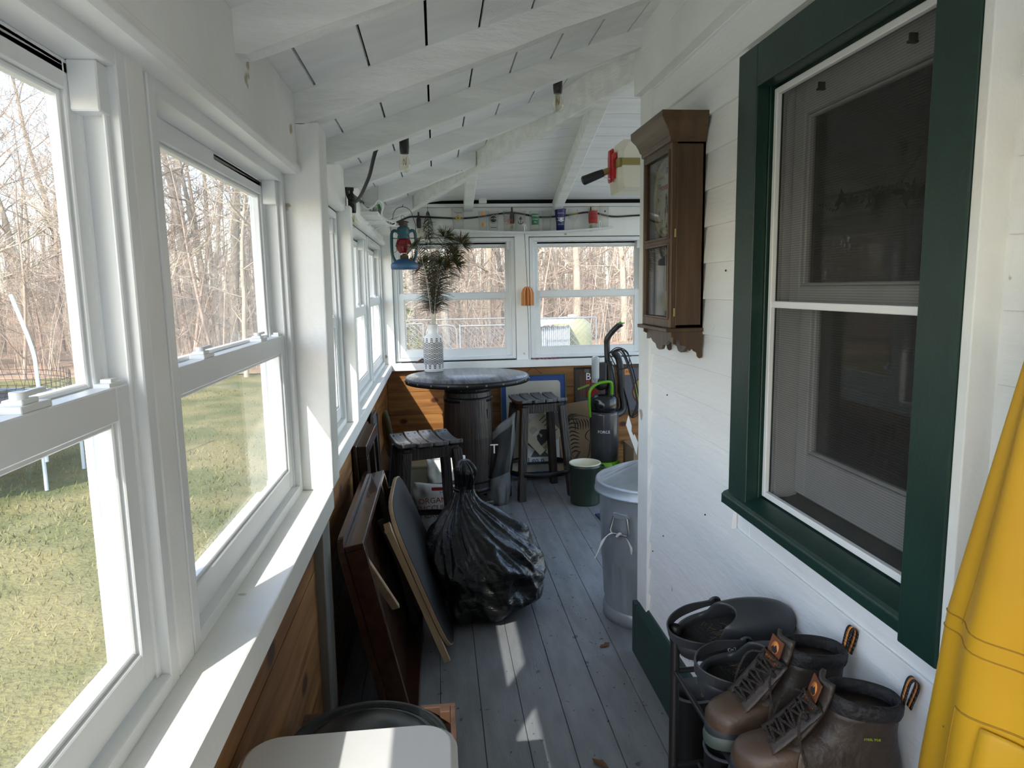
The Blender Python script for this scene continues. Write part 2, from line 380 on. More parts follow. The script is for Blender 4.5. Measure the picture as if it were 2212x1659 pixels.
# ---- ceiling boards, both slopes
m = MB(); xs = [-.47]; r = random.Random(11)
while xs[-1] < .83: xs.append(xs[-1] + r.uniform(.138, .165))
xs[-1] = .875
for a, b in zip(xs, xs[1:]):
    a += .0035; b -= .0035
    m.hexa([(a, -2.7, SL(a)), (b, -2.7, SL(b)), (b, HIPY(b), SL(b)), (a, HIPY(a), SL(a))], [(a, -2.7, SL(a) + .02), (b, -2.7, SL(b) + .02), (b, HIPY(b), SL(b) + .02), (a, HIPY(a), SL(a) + .02)])
ZW = lambda x: lerp(2.15, 2.285, sstep(-.42, .0, x))
def FS(x, y):
    yh = max(2.8, HIPY(x)); t = (y - yh) / (5.74 - yh) if yh < 5.7 else 1
    return lerp(SL(min(x, .87)), ZW(x), max(0, min(1, t)))
y = 2.8
while y < 5.60:
    y2 = min(y + r.uniform(.15, .23), 5.665)
    if 5.665 - y2 < .06: y2 = 5.665
    a, b = y + .0035, y2 - .0035
    xa = lambda yy: max(-.42, .87 - (yy - 2.8) / 2.2)
    K = 14; pa = []; pb = []
    for i in range(K + 1):
        t = (i / K) ** 1.6
        X1 = lerp(xa(a), 3.2, t); X2 = lerp(xa(b), 3.2, t); pa.append((X1, a, FS(X1, a))); pb.append((X2, b, FS(X2, b)))
    vs = pa + pb + [(p[0], p[1], p[2] + .02) for p in pa + pb]; n = K + 1; fs = []
    for i in range(K):
        fs += [(i, n + i, n + i + 1, i + 1), (2 * n + i, 2 * n + i + 1, 3 * n + i + 1, 3 * n + i), (i, i + 1, 2 * n + i + 1, 2 * n + i), (n + i, 3 * n + i, 3 * n + i + 1, n + i + 1)]
    m.add(vs, fs)
    y = y2
# dark underside of the roof above the boards
m.add([(-.8, -2.75, SL(-.8) + .05), (.95, -2.75, SL(.95) + .05), (.95, 2.8, SL(.95) + .05), (-.8, 6.2, SL(-.8) + .05)], [(0, 1, 2, 3)], 1)
m.add([(.95, -2.75, SL(.95) + .05), (3.3, -2.75, SL(.95) + .1), (3.3, 2.8, SL(.95) + .08), (.95, 2.8, SL(.95) + .05)], [(0, 1, 2, 3)], 1)
m.add([(-.8, 6.2, 2.26), (.95, 2.8, SL(.95) + .05), (3.3, 2.8, SL(.95) + .05), (3.3, 6.2, 2.36), (0, 6.2, 2.36)], [(0, 1, 2, 4), (2, 3, 4)], 1)
struct(m.build('ceiling', [CEIL, DARKGAP]))
# ---- rafters
n = 20
def rafter(y, xend, label):
    global n
    m = MB(); zb = lambda x: 2.081 + .364 * (x + .315); ze = lambda x: SL(x) + .003
    poly = [(-.47, 2.07), (-.36, 2.068), (-.315, 2.081), (xend, zb(xend)), (xend, ze(xend)), (-.47, ze(-.47))]
    k = 10; bot = [(-.47, 2.07), (-.36, 2.068)] + [(lerp(-.315, xend, i / k), zb(lerp(-.315, xend, i / k)) + random.uniform(-.003, .003)) for i in range(k + 1)]
    m.prism(bot + [(xend, ze(xend)), (-.47, ze(-.47))], y, y + .052, 'y')
    struct(m.build('trim_%d' % n, RAFT, bevel=.004, seg=1), label, 'rafter'); n += 1
for y, xe, lb in ((-2.1, .85, None), (-1.5, .85, None), (-.9, .85, None), (-.3, .85, None), (.3, .85, None), (.9, .85, None), (1.5, .85, 'nearest white rafter, at the top edge of the photo'), (2.1, .85, 'white rafter that lands above the thick left post'), (2.7, .845, 'white rafter next to the house corner'),
                  (3.33, .58, 'longest jack rafter meeting the hip'), (4.08, .25, 'middle jack rafter on the left slope'), (4.95, -.14, 'shortest jack rafter on the left slope')):
    rafter(y, xe, lb)
m = MB(); A = V((.872, 2.79, SL(.87))); B = V((-.41, 5.61, SL(-.41)))
d = .115; sx = V((.0205, .0093, 0))
m.hexa([A - sx - V((0, 0, d + .045)), A + sx - V((0, 0, d + .045)), B + sx - V((0, 0, d * .62)), B - sx - V((0, 0, d * .62))], [A - sx, A + sx, B + sx + V((0, 0, .02)), B - sx + V((0, 0, .02))])
struct(m.build('trim_%d' % n, RAFT, bevel=.004, seg=1, fixn=True), 'white hip beam running from the house corner to the far left corner', 'hip beam'); n += 1
for a, b, lb in (((.99, 5.67, 2.238), (.78, 3.10, 2.505), 'white far-slope rafter over the glass shelf, right of two'), ((.275, 5.67, 2.242), (.235, 4.12, 2.36), 'short white far-slope rafter, left of two'), ((1.95, 5.67, 2.238), (1.95, 2.85, 2.52), None)):
    m = MB(); m.bar(a, b, .07, .085); struct(m.build('trim_%d' % n, RAFT, bevel=.004, seg=1), lb, 'rafter'); n += 1
for x0, x1, lb in ((.36, .42, 'small white block beside the short rafter, above the far header'),):
    m = MB(); m.box(x0, x1, 5.60, 5.655, 2.262, 2.33); struct(m.build('trim_%d' % n, RAFT, bevel=.003), lb, 'block'); n += 1

# ---- house wall with lap siding (right)
m = MB(); WY0, WY1 = .955, 1.875
zk = .22; k = 0
while zk < 2.36:
    z0 = zk; z1 = zk + .1145
    xb, xt = .8365, .8485
    def lap(y0, y1):
        m.hexa([(xb, y0, z0), (.853, y0, z0), (.853, y1, z0), (xb, y1, z0)], [(xt, y0, z1), (.856, y0, z1), (.856, y1, z1), (xt, y1, z1)])
    segs = [(-2.7, 2.72)]
    if z1 > .965 and z0 < 2.19: segs = [(-2.7, WY0), (WY1, 2.72)]
    for a, b in segs:
        cut = [a]; q = a + random.uniform(1.3, 3)
        while q < b - .5: cut.append(q); q += random.uniform(1.5, 3)
        cut.append(b)
        for c0, c1 in zip(cut, cut[1:]): lap(c0 + .0007, c1 - .0007)
    zk += .111; k += 1
m.box(.856, .95, -2.7, 1.0, 0, 2.75); m.box(.856, .95, 1.8, 2.79, 0, 2.75); m.box(.856, .95, 1.0, 1.8, 0, 1.0); m.box(.856, .95, 1.0, 1.8, 2.12, 2.75)
m.box(.95, 3.2, 2.70, 2.79, 0, 2.75)
struct(m.build('wall_right', SIDING, bevel=.0015, seg=1))
m = MB()
m.box(.80, .856, -2.7, 2.795, 2.333, 2.468); m.box(.803, .856, -2.7, 2.795, 2.4705, SL(.83) + .02)
struct(m.build('trim_%d' % n, WHITE, bevel=.003), 'white frieze board at the top of the house wall', 'frieze board'); n += 1
m = MB(); m.box(.828, .86, 2.665, 2.80, .24, 2.335); m.box(.86, .95, 2.79, 2.805, .24, 2.335)
struct(m.build('trim_%d' % n, WHITE, bevel=.003), 'white corner board of the house wall', 'corner board'); n += 1
m = MB(); m.prism([(.81, 0), (.858, 0), (.858, .255), (.835, .255), (.81, .222)], -2.7, 2.765, 'y'); m.box(.81, 3.2, 2.765, 2.81, 0, .235)
struct(m.build('baseboard_right', GREEN, bevel=.003), 'dark green skirt board along the foot of the house wall', 'baseboard')
# ---- porch open rear-left and round the corner; unseen back wall added to cut light
m = MB(); m.box(-.56, .95, -2.75, -2.7, -.8, -.05); m.box(-.53, .86, -2.75, -2.7, -.05, 2.75)
struct(m.build('wall_back_light_block', WHITE))
# ---- house window: casing, screen, sashes
SASHP = mk('grey_white_sash', (.55, .55, .55), (.47, .47, .48), rough=.5, scale=6, bump=.05, bscale=50)
ALU = mk('white_aluminium', (.82, .83, .84), rough=.35)
DKSILL = mk('dirty_dark_sill', (.035, .045, .04), (.09, .08, .06), rough=.7, scale=14, ramp=(.45, .7))
HW = thing('window_10', 'house window with dark green casing and white screen frame', None); HW['kind'] = 'structure'
m = MB(); m.box(.822, .858, 1.762, 1.872, .985, 2.195); m.box(.806, .858, 1.0, 1.098, .955, 2.195); m.box(.822, .858, 1.098, 1.762, 2.09, 2.195)
m.box(.858, .95, 1.762, 1.80, .985, 2.12); m.box(.858, .95, 1.0, 1.098, .985, 2.12); m.box(.858, .95, 1.098, 1.762, 2.09, 2.12)
m.build('casing', GREEN, HW, bevel=.003)
m = MB(); m.box(.810, .858, .978, .9995, .955, 2.195); m.build('casing_edge', WHITE, HW, bevel=.002)
m = MB(); m.prism([(.808, .968), (.95, .968), (.95, 1.03), (.865, 1.018), (.816, 1.002), (.808, .994)], 1.03, 1.885, 'y'); m.build('sill', GREEN, HW, bevel=.003)
m = MB(); ya, yb, za, zb_ = 1.10, 1.755, 1.024, 2.083; t = .016
m.box(.866, .88, ya, ya + t, za, zb_); m.box(.866, .88, yb - t, yb, za, zb_); m.box(.866, .88, ya + t, yb - t, za, za + t); m.box(.866, .88, ya + t, yb - t, zb_ - t, zb_)
m.box(.868, .88, ya + t, yb - t, 1.535, 1.552)
m.build('screen_frame', ALU, HW, bevel=.002)
sm_ = bpy.data.materials.new('insect_screen'); sm_.use_nodes = True; q = sm_.node_tree; q.nodes.clear()
tr = q.nodes.new('ShaderNodeBsdfTransparent'); df = q.nodes.new('ShaderNodeBsdfDiffuse'); df.inputs[0].default_value = (.05, .05, .048, 1); mx = q.nodes.new('ShaderNodeMixShader'); ou = q.nodes.new('ShaderNodeOutputMaterial')
tc = q.nodes.new('ShaderNodeTexCoord'); wv = q.nodes.new('ShaderNodeTexWave'); wv.bands_direction = 'Z'; wv.inputs['Scale'].default_value = 55; mr = q.nodes.new('ShaderNodeMapRange'); mr.inputs[3].default_value = .38; mr.inputs[4].default_value = .58
q.links.new(tc.outputs['Object'], wv.inputs[0]); q.links.new(wv.outputs['Fac'], mr.inputs[0]); q.links.new(mr.outputs[0], mx.inputs[0]); q.links.new(tr.outputs[0], mx.inputs[1]); q.links.new(df.outputs[0], mx.inputs[2]); q.links.new(mx.outputs[0], ou.inputs[0])
m = MB(); m.add([(.8775, ya + t, za + t), (.8775, yb - t, za + t), (.8775, yb - t, zb_ - t), (.8775, ya + t, zb_ - t)], [(0, 1, 2, 3)]); m.build('insect_screen', sm_, HW)
# jamb channels + sash
m = MB()
for y0 in (1.735, 1.716): m.box(.885, .945, y0, y0 + .008, 1.03, 2.09)
m.box(.895, .95, 1.745, 1.762, 1.03, 2.09); m.box(.895, .95, 1.098, 1.112, 1.03, 2.09); m.build('jamb_channel', SASHP, HW)
m = MB(); m.prism([(.882, 1.02), (1.0, 1.05), (1.0, 1.0), (.882, 1.0)], 1.098, 1.762, 'y'); m.build('inner_sill', DKSILL, HW)
def hsash(nm, z0, z1, x0, x1, sb, stp):
    y0, y1 = 1.112, 1.712; st = .05
    m = MB(); m.box(x0, x1, y0, y0 + st, z0, z1); m.box(x0, x1, y1 - st, y1, z0, z1); m.box(x0, x1, y0 + st, y1 - st, z0, z0 + sb); m.box(x0, x1, y0 + st, y1 - st, z1 - stp, z1)
    g = .008; m.box(x0 + .008, x1 - .004, y1 - st - g, y1 - st, z0 + sb, z1 - stp); m.box(x0 + .008, x1 - .004, y0 + st, y1 - st, z0 + sb, z0 + sb + g); m.box(x0 + .008, x1 - .004, y0 + st, y1 - st, z1 - stp - g, z1 - stp)
    o = m.build(nm, SASHP, HW, bevel=.003, seg=1); xm = (x0 + x1) / 2 + .004
    p = MB(); p.box(xm, xm + .004, y0 + st, y1 - st, z0 + sb, z1 - stp); p.build('pane', HPANE, o); return o
HPANE = glassmat('house_pane', (.8, .82, .8), .07, .02)
hsash('upper_sash', 1.545, 2.085, .90, .93, .045, .085); hsash('lower_sash', 1.045, 1.585, .935, .965, .115, .045)
for y0 in (1.58, 1.27):
    m = MB(); m.box(.884, .90, y0 - .002, y0 + .002, 2.035, 2.052); m.box(.882, .90, y0 - .0045, y0 + .0045, 2.034, 2.038); m.build('screen_clip', DARKGAP, HW)
# stencilled vine on the upper pane
m = MB(); r = random.Random(5); xx = .907
for i in range(44):
    t = i / 43; y = lerp(1.30, 1.60, 0) if 0 else lerp(1.185, 1.60, t); z = 1.775 + .008 * math.sin(t * 20) - .0 * t
    dens = .35 + .65 * max(math.exp(-((t - .78) / .05) ** 2), math.exp(-((t - .5) / .06) ** 2), math.exp(-((t - .25) / .07) ** 2))
    for q in range(1 + int(3 * dens)):
        a = r.uniform(0, 2 * PI); l = r.uniform(.012, .02) * dens; c = V((0, y + r.uniform(-.006, .006), z + r.uniform(-.01, .01) * dens * 1.6))
        dv = V((0, math.cos(a), math.sin(a))) * l; nv = V((0, -math.sin(a), math.cos(a))) * l * .38
        m.add([(xx, *(c - dv)[1:]), (xx, *(c + nv)[1:]), (xx, *(c + dv)[1:]), (xx, *(c - nv)[1:])], [(0, 1, 2, 3)])
m.build('leaf_stencil', mk('stencil_navy', (.012, .014, .022), rough=.6), HW)
# dark room behind
ROOM = mk('room_brown_wall', (.10, .075, .05), (.07, .05, .035), rough=.9, scale=2)
X0, X1, Y0, Y1, Z0, Z1 = .95, 3.1, .3, 2.6, .3, 2.5
for nm, bx in (('wall_room_back', (X1, X1 + .05, Y0, Y1, Z0, Z1)), ('wall_room_far', (X0, X1, Y1, Y1 + .05, Z0, Z1)), ('wall_room_near', (X0, X1, Y0 - .05, Y0, Z0, Z1)), ('floor_room', (X0, X1, Y0, Y1, Z0 - .05, Z0)), ('ceiling_room', (X0, X1, Y0, Y1, Z1, Z1 + .05))):
    m = MB(); m.box(*bx); struct(m.build(nm, ROOM), None, None)
# ================================================================ OUTDOORS
GZ = -.7
LAWN = mk('lawn_green_straw', (.105, .115, .03), (.225, .19, .072), rough=.9, scale=1.1, det=10, ramp=(.36, .62), bump=.9, bscale=25, dist=.03)
LEAFG = mk('leaf_litter', (.46, .31, .20), (.33, .21, .13), rough=.95, scale=6, det=8, bump=1, bscale=14, dist=.06)
m = MB(); m.grid(30, 30, lambda u, v: (lerp(-45, 30, u), lerp(-30, 20.5, v), GZ + .02 * math.sin(u * 31) * math.sin(v * 27)))
struct(m.build('lawn', LAWN), 'sunlit patchy lawn outside the left windows', 'lawn')
m = MB(); m.grid(40, 40, lambda u, v: (lerp(-90, 60, u), lerp(20.2, 120, v), GZ + .015 + 2.5 * sstep(22, 100, lerp(20.2, 120, v)) + .12 * math.sin(u * 50) * math.sin(v * 41) * sstep(0, .1, v)))
struct(m.build('ground', LEAFG), 'rusty leaf-covered ground under the bare trees', 'ground')
BOUNCE = mk('pale_bounce_slab', (.66, .62, .52), (.58, .54, .45), rough=.9, scale=2)
m = MB(); m.box(-7, -.6, -11, .9, GZ, GZ + .04); struct(m.build('bounce_slab_left', BOUNCE), None, None)  # unseen pale slab, added to bounce sunlight up to the ceiling
m = MB(); m.box(3.5, 13, 1.5, 9.5, GZ, GZ + .04); struct(m.build('bounce_slab_right', BOUNCE), None, None)  # second unseen slab, added to bounce light into the far end
# grass blades
r = random.Random(21); m = MB(); vs = []; fs = []
for i in range(26000):
    t = r.random() ** 1.7; y = lerp(1.2, 17, t); x = -.9 - r.random() * (1.5 + y * .75)
    h = r.uniform(.02, .055); a = r.uniform(0, 2 * PI); wv_ = .004 + .0007 * y; o = len(vs); lx, ly = r.uniform(-.04, .04), r.uniform(-.04, .04)
    z = GZ - .015
    vs += [(x - math.cos(a) * wv_, y - math.sin(a) * wv_, z), (x + math.cos(a) * wv_, y + math.sin(a) * wv_, z), (x + lx, y + ly, z + h + .015)]; fs.append((o, o + 1, o + 2))
m.add(vs, fs)
tag(m.build('grass', mk('grass_blade', (.105, .115, .03), (.245, .205, .08), rough=.8, scale=1.1, det=8, ramp=(.36, .6))), 'short green and straw coloured grass on the lawn', 'grass', kind='stuff')
# ---- bare trees
BARK = [mk('bark_beige', (.50, .42, .33), (.34, .285, .22), rough=.9, scale=9, st=(3, 3, .5), bump=.5, bscale=14), mk('bark_grey', (.38, .34, .28), (.23, .20, .17), rough=.9, scale=9, st=(3, 3, .5), bump=.5, bscale=14), mk('bark_reddish', (.44, .335, .27), (.29, .215, .175), rough=.9, scale=9, st=(3, 3, .5), bump=.5, bscale=14)]
def tree_mesh(seed, H, R, mat, first=.3, twigs=1.0, lean=0.0):
    r = random.Random(seed); m = MB()
    def seg(p, d, L, rad, n, lev):
        """one wandering limb; returns the points"""
        pts = [p.copy()]; k = max(3, int(L / (.9 if lev == 0 else .42))); rs = [rad]
        for i in range(k):
            d = (d + V((r.uniform(-1, 1), r.uniform(-1, 1), r.uniform(-.6, .8))) * (.07 if lev == 0 else .2)).normalized()
            p = p + d * L / k; pts.append(p.copy()); rs.append(max(rad * (1 - (i + 1) / k * .93), .004))
        m.tube(pts, rs, n, caps=False)
        return pts, rs, d
    P0, R0, _ = seg(V((0, 0, -.15)), V((lean, lean * .5, 1)).normalized(), H, R, 8, 0)
    N = len(P0)
    for i in range(1, N):
        f = i / (N - 1)
        if f < first: 
            if r.random() > .25: continue
        for q in range(2 if f > .45 else r.choice((1, 1, 2))):
            a = r.uniform(0, 2 * PI); d = V((math.cos(a), math.sin(a), r.uniform(.15, .9))).normalized()
            L = H * r.uniform(.13, .27) * (1.25 - f * .7); pts, rs, _ = seg(P0[i], d, L, max(R0[i] * r.uniform(.3, .5), .012), 4, 1)
            for j in range(1, len(pts)):
                for q2 in range(2):
                    if r.random() > .85 * twigs: continue
                    d2 = (d + V((r.uniform(-1, 1), r.uniform(-1, 1), r.uniform(-.5, .9))) * .9).normalized()
                    p2, rs2, _ = seg(pts[j], d2, L * r.uniform(.25, .5), max(rs[j] * .5, .007), 3, 2)
                    for k2 in range(1, len(p2)):
                        for q3 in range(2):
                            if r.random() > .75 * twigs: continue
                            d3 = (d2 + V((r.uniform(-1, 1), r.uniform(-1, 1), r.uniform(-.6, .8)))).normalized()
                            e = p2[k2] + d3 * r.uniform(.25, .6)
                            m.tube([p2[k2], (p2[k2] + e) / 2 + V((r.uniform(-.05, .05), r.uniform(-.05, .05), r.uniform(-.03, .05))), e], [.006, .005, .003], 3, caps=False)
    return m, mat
protos = []
for k, (H, R, bm_, fi, tw, ln) in enumerate(((15, .17, 0, .18, 1, .03), (17, .22, 1, .3, .8, .0), (13, .12, 2, .12, 1, .05), (11, .09, 0, .08, 1, -.04), (16, .13, 1, .35, .7, .02), (9, .065, 2, .08, 1, .08))):
    mb, mt = tree_mesh(100 + k, H, R, BARK[bm_], fi, tw, ln)
    protos.append(mb.build('bare_tree', mt))
kinds = ['tall beige-barked bare tree in the woods', 'thick grey-barked bare tree in the woods', 'reddish bare tree of middle height in the woods', 'slim pale bare tree in the woods', 'straight grey high-crowned bare tree in the woods', 'young reddish bare sapling in the woods']
used = set(); r = random.Random(77)
def plant(k, x, y, s, rz, label=None, group=True):
    if k in used:
        o = protos[k].copy(); COL.objects.link(o)
    else: o = protos[k]; used.add(k)
    gz = GZ + .015 + (2.5 * sstep(22, 100, y) if y > 20.5 else 0)
    o.location = (x, y, gz); o.rotation_euler = (0, 0, rz); o.scale = (s, s, s)
    tag(o, label or kinds[k], 'tree', None if label else 'bare trees: ' + kinds[k].replace(' in the woods', ''))
    return o
spots = []
def free(x, y, d): return all((x - a) ** 2 + (y - b) ** 2 > d * d for a, b in spots)
for k, x, y, s, lb in ((1, -15.2, 20.8, 1.0, 'dark thick trunk with a bent limb, through the nearest window'), (0, -13.4, 20.2, 1.0, 'pale trunk beside the dark thick trunk, nearest window'), (0, -8.6, 21.8, .95, 'pale branching tree seen at the top left of the second window'), (3, -17.5, 18.8, .8, 'thin pale tree just behind the trampoline pole'),
                       (1, -6.9, 24.5, .9, 'grey trunk in the middle of the second left window'), (0, 7.5, 27.5, .9, 'pale thick trunk right of the kennel, far right window'), (2, 9.6, 26.5, 1.0, 'forked reddish tree at the right edge of the far right window'), (4, 5.2, 30, 1.0, 'straight trunk behind the kennel, far right window')):
    plant(k, x, y, s, r.uniform(0, 6), lb); spots.append((x, y))
cnt = 0
while cnt < 175:
    y = 19.5 + 34 * r.random() ** 1.5
    x = r.uniform(-.85 * y - 3, .42 * y + 3)
    if x > -1.5 and y < 24.5: continue
    if not free(x, y, .75): continue
    plant(r.choice((0, 0, 1, 2, 3, 3, 4, 5, 5)), x, y, r.uniform(.72, 1.1), r.uniform(0, 6.28)); spots.append((x, y)); cnt += 1
# woods reflected in the house window and behind the left windows
cnt = 0
while cnt < 45:
    x = -r.uniform(22, 34); y = r.uniform(-8, 18)
    if not free(x, y, 1.2): continue
    plant(r.choice((0, 1, 2, 3, 5)), x, y, r.uniform(.8, 1.1), r.uniform(0, 6.28)); spots.append((x, y)); cnt += 1
# undergrowth: nobody could count it
m = MB(); r = random.Random(9)
for i in range(3000):
    y = 20.5 + 32 * r.random() ** 1.2; x = r.uniform(-.85 * y - 4, .42 * y + 4)
    if x > -1.5 and y < 25: y += 6
    g = GZ + .01 + 2.5 * sstep(22, 100, y); h = r.uniform(.8, 6.5) * (1 if r.random() < .5 else .45)
    a, b = r.uniform(-.4, .4) * h, r.uniform(-.4, .4) * h; rad = .004 + .0022 * h
    p = [V((x, y, g)), V((x + a * .3, y + b * .3, g + h * .45)), V((x + a, y + b, g + h))]
    m.tube(p, [rad, rad * .75, rad * .3], 3, caps=False, mi=r.choice((0, 0, 1, 2)))
    for q in range(r.randint(2, 6)):
        t = r.uniform(.2, .98); s0 = p[0].lerp(p[2], t); aa = r.uniform(0, 6.28); L = r.uniform(.5, 2.4); zz = r.uniform(-.25, .6); bend = V((r.uniform(-.2, .2), r.uniform(-.2, .2), r.uniform(-.15, .3)))
        m.tube([s0, s0 + V((math.cos(aa) * L * .5, math.sin(aa) * L * .5, zz * L * .5)) + bend * L * .5, s0 + V((math.cos(aa) * L, math.sin(aa) * L, zz * L))], [rad * .55, rad * .4, rad * .2], 3, caps=False, mi=r.choice((0, 0, 1, 2)))
tag(m.build('undergrowth', BARK), 'tangle of bare saplings and brush filling the woods', 'undergrowth', kind='stuff')
# far wall of woods that closes the view
m = MB(); r = random.Random(31)
for i in range(1100):
    y = r.uniform(54, 66); x = r.uniform(-64, 34); g = GZ + 2.5 * sstep(22, 100, y); h = r.uniform(4, 9); rad = r.uniform(.03, .10)
    lx = r.uniform(-.8, .8)
    m.tube([(x, y, g), (x + lx * .3, y, g + h * .5), (x + lx, y, g + h)], [rad, rad * .8, rad * .25], 4, caps=False, mi=r.choice((0, 1, 2)))
    for q in range(7):
        t = r.uniform(.25, 1); aa = r.uniform(0, 6.28); L = r.uniform(.8, 2.5); z = g + h * t
        m.tube([(x + lx * t * t, y, z), (x + lx * t * t + math.cos(aa) * L, y + math.sin(aa) * L * .4, z + r.uniform(.1, .8) * L)], [rad * .3, rad * .1], 3, caps=False, mi=r.choice((0, 1, 2)))
tag(m.build('treeline', BARK), 'distant massed bare trees closing the view', 'treeline', kind='stuff')
# ---- evergreen by the far left window
PINEG = mk('evergreen_needles', (.14, .17, .03), (.25, .27, .06), rough=.8, scale=3)
def evergreen(x, y, H, seed, label):
    r = random.Random(seed); t = thing('young_evergreen', label, 'tree', (x, y, GZ), 0)
    m = MB(); m.tube([(0, 0, -.1), (0, 0, H)], [.06, .01], 6, caps=False); m.build('trunk', BARK[1], t)
    m = MB(); vs = []; fs = []
    for i in range(2600):
        z = H * (.08 + .92 * r.random() ** 1.3); R_ = (1 - z / H) * H * .30 + .08; a = r.uniform(0, 6.28); q = R_ * r.random() ** .5; l = r.uniform(.08, .2); o = len(vs)
        c = V((math.cos(a) * q, math.sin(a) * q, z)); dv = V((math.cos(a + r.uniform(-.8, .8)), math.sin(a + r.uniform(-.8, .8)), r.uniform(-.3, .5))) * l; w_ = V((-math.sin(a), math.cos(a), r.uniform(-.5, .5))) * .035
        vs += [c - w_, c + w_, c + dv]; fs.append((o, o + 1, o + 2))
    m.add(vs, fs); m.build('foliage', PINEG, t)
evergreen(-1.35, 20.2, 3.6, 4, 'yellow-green young pine at the left edge of the far left window')
evergreen(-2.6, 22, 3.2, 8, 'second young pine farther left beside the yellow-green one')
# ---- trampoline
TC = V((-6.45, 9.0, GZ)); TR = 1.8
STEELP = mk('pale_blue_steel', (.62, .70, .78), rough=.35, metal=.4)
T = thing('trampoline', 'round trampoline with white legs and bent net poles on the lawn', 'trampoline', TC)
m = MB(); ring = [(TR * math.cos(a * PI / 24), TR * math.sin(a * PI / 24), .95) for a in range(48)]
m.tube(ring, .025, 8, closed=True); m.build('ring_frame', STEELP, T)
m = MB(); m.lathe([(0, .93), (TR - .22, .945), (TR - .22, .94), (0, .925)], 48); m.build('jumping_mat', mk('black_mat', (.02, .02, .022), rough=.8), T)
m = MB(); m.lathe([(TR - .25, .965), (TR - .1, .985), (TR + .03, .96), (TR - .1, .95), (TR - .25, .955)], 48); m.build('edge_pad', mk('grey_blue_pad', (.05, .07, .09), rough=.6), T)
for k in range(6):
    a = math.radians(-13 + 29 * 1 if k == 1 else -13 + 60 * k); c, s = math.cos(a), math.sin(a)
    if k == 1: a = math.radians(20); c, s = math.cos(a), math.sin(a)
    m = MB(); m.tube([(TR * c, TR * s, 0), (TR * c, TR * s, .94)], .022, 10)
    m.build('leg', STEELP, T)
for k in (0, 2, 3, 4, 5):
    a = math.radians(-13 + 60 * k); c, s = math.cos(a), math.sin(a); q = TR + .04
    m = MB(); m.tube(spline([(q * c, q * s, .35), (q * c, q * s, 1.35), ((q - .03) * c, (q - .03) * s, 1.72), ((q - .22) * c, (q - .22) * s, 2.32)], 5), .022, 10); m.build('net_pole', STEELP, T)
m = MB()
for i in range(96):
    a = i * PI / 48; m.tube([((TR - .05) * math.cos(a), (TR - .05) * math.sin(a), .97), ((TR - .05) * math.cos(a + .06), (TR - .05) * math.sin(a + .06), 1.3 + .12 * math.cos(a * 3) ** 2)], .0035, 3, caps=False)
for zz in (1.02, 1.1, 1.18, 1.25): m.tube([((TR - .05) * math.cos(a * PI / 24), (TR - .05) * math.sin(a * PI / 24), zz) for a in range(48)], .004, 3, closed=True)
m.build('net', DARKGAP, T)
# ---- chain-link fence and kennel
ZINC = mk('galvanised_wire', (.36, .37, .38), (.28, .29, .30), rough=.4, metal=.6, scale=20)
def chain_panel(name, a, b, z0, z1, label, cat, gate=False):
    a = V(a); b = V(b); t = thing(name, label, cat, (a.x, a.y, GZ)); d = b - a; L = d.length; d.normalize(); h = z1 - z0
    P = lambda u, z: (d.x * u, d.y * u, z0 + z)
    m = MB(); R_ = .14 if gate else .02
    loop = []
    for cx, cz, a0 in ((L - R_, h - R_, 0), (R_, h - R_, 90), (R_, R_, 180), (L - R_, R_, 270)):
        for q in range(5): ang = math.radians(a0 + q * 22.5); loop.append(P(cx + R_ * math.cos(ang), cz + R_ * math.sin(ang)))
    m.tube(loop, .014, 8, closed=True); 
    if not gate: m.tube([P(0, -.12), P(0, h + .03)], .018, 8)
    m.build('pipe_frame', ZINC, t)
    m = MB(); st = .11; k = -int(h / st) - 1
    while k * st < L:
        for sg in (1, -1):
            u0 = k * st; pts = []
            for q in (0, h):
                u = u0 + q
                if sg < 0: u = L - u
                pts.append((u, q))
            (ua, qa), (ub, qb) = pts
            # clip to the panel
            f = lambda u: (u - ua) / (ub - ua)
            t0, t1 = sorted((f(0), f(L))); t0 = max(t0, 0); t1 = min(t1, 1)
            if t1 - t0 > .02: m.tube([P(lerp(ua, ub, t0), lerp(qa, qb, t0)), P(lerp(ua, ub, t1), lerp(qa, qb, t1))], .003, 3, caps=False)
        k += 1
    m.build('wire_mesh', ZINC, t)
    return t
FY = 13.0
chain_panel('chain_link_fence', (-.72, FY), (-.26, FY), .12, 1.66, 'narrow chain-link panel at the left end of the run', 'fence')
chain_panel('fence_gate', (-.2, FY), (.36, FY), .12, 1.62, 'chain-link gate with rounded top corners', 'gate', True)
chain_panel('chain_link_fence', (.42, FY), (1.75, FY), .12, 1.6, 'wide chain-link panel right of the gate', 'fence')
chain_panel('chain_link_fence', (-.72, 15.5), (1.75, 15.5), .1, 1.62, 'chain-link panel at the back of the dog run', 'fence')
chain_panel('chain_link_fence', (1.76, FY - .15), (1.79, FY + .9), .1, 1.72, 'chain-link side panel of the kennel left of the shed', 'fence')
chain_panel('chain_link_fence', (1.84, FY - .25), (2.95, FY - .25), .1, 1.72, 'chain-link kennel panel in front of the metal shed', 'fence')
D = thing('metal_doghouse', 'small silver ribbed metal shed inside the kennel', 'shed', (2.0, FY + .25, GZ))
m = MB()
for i in range(14): x = i * .04; m.box(x, x + .026, 0, .03, 0, 1.52 + .02 * (i / 14)); 
m.box(0, .55, .02, .7, 0, 1.5); m.build('wall_panel', mk('grey_sheet_metal', (.42, .44, .47), rough=.45, metal=.5), D)
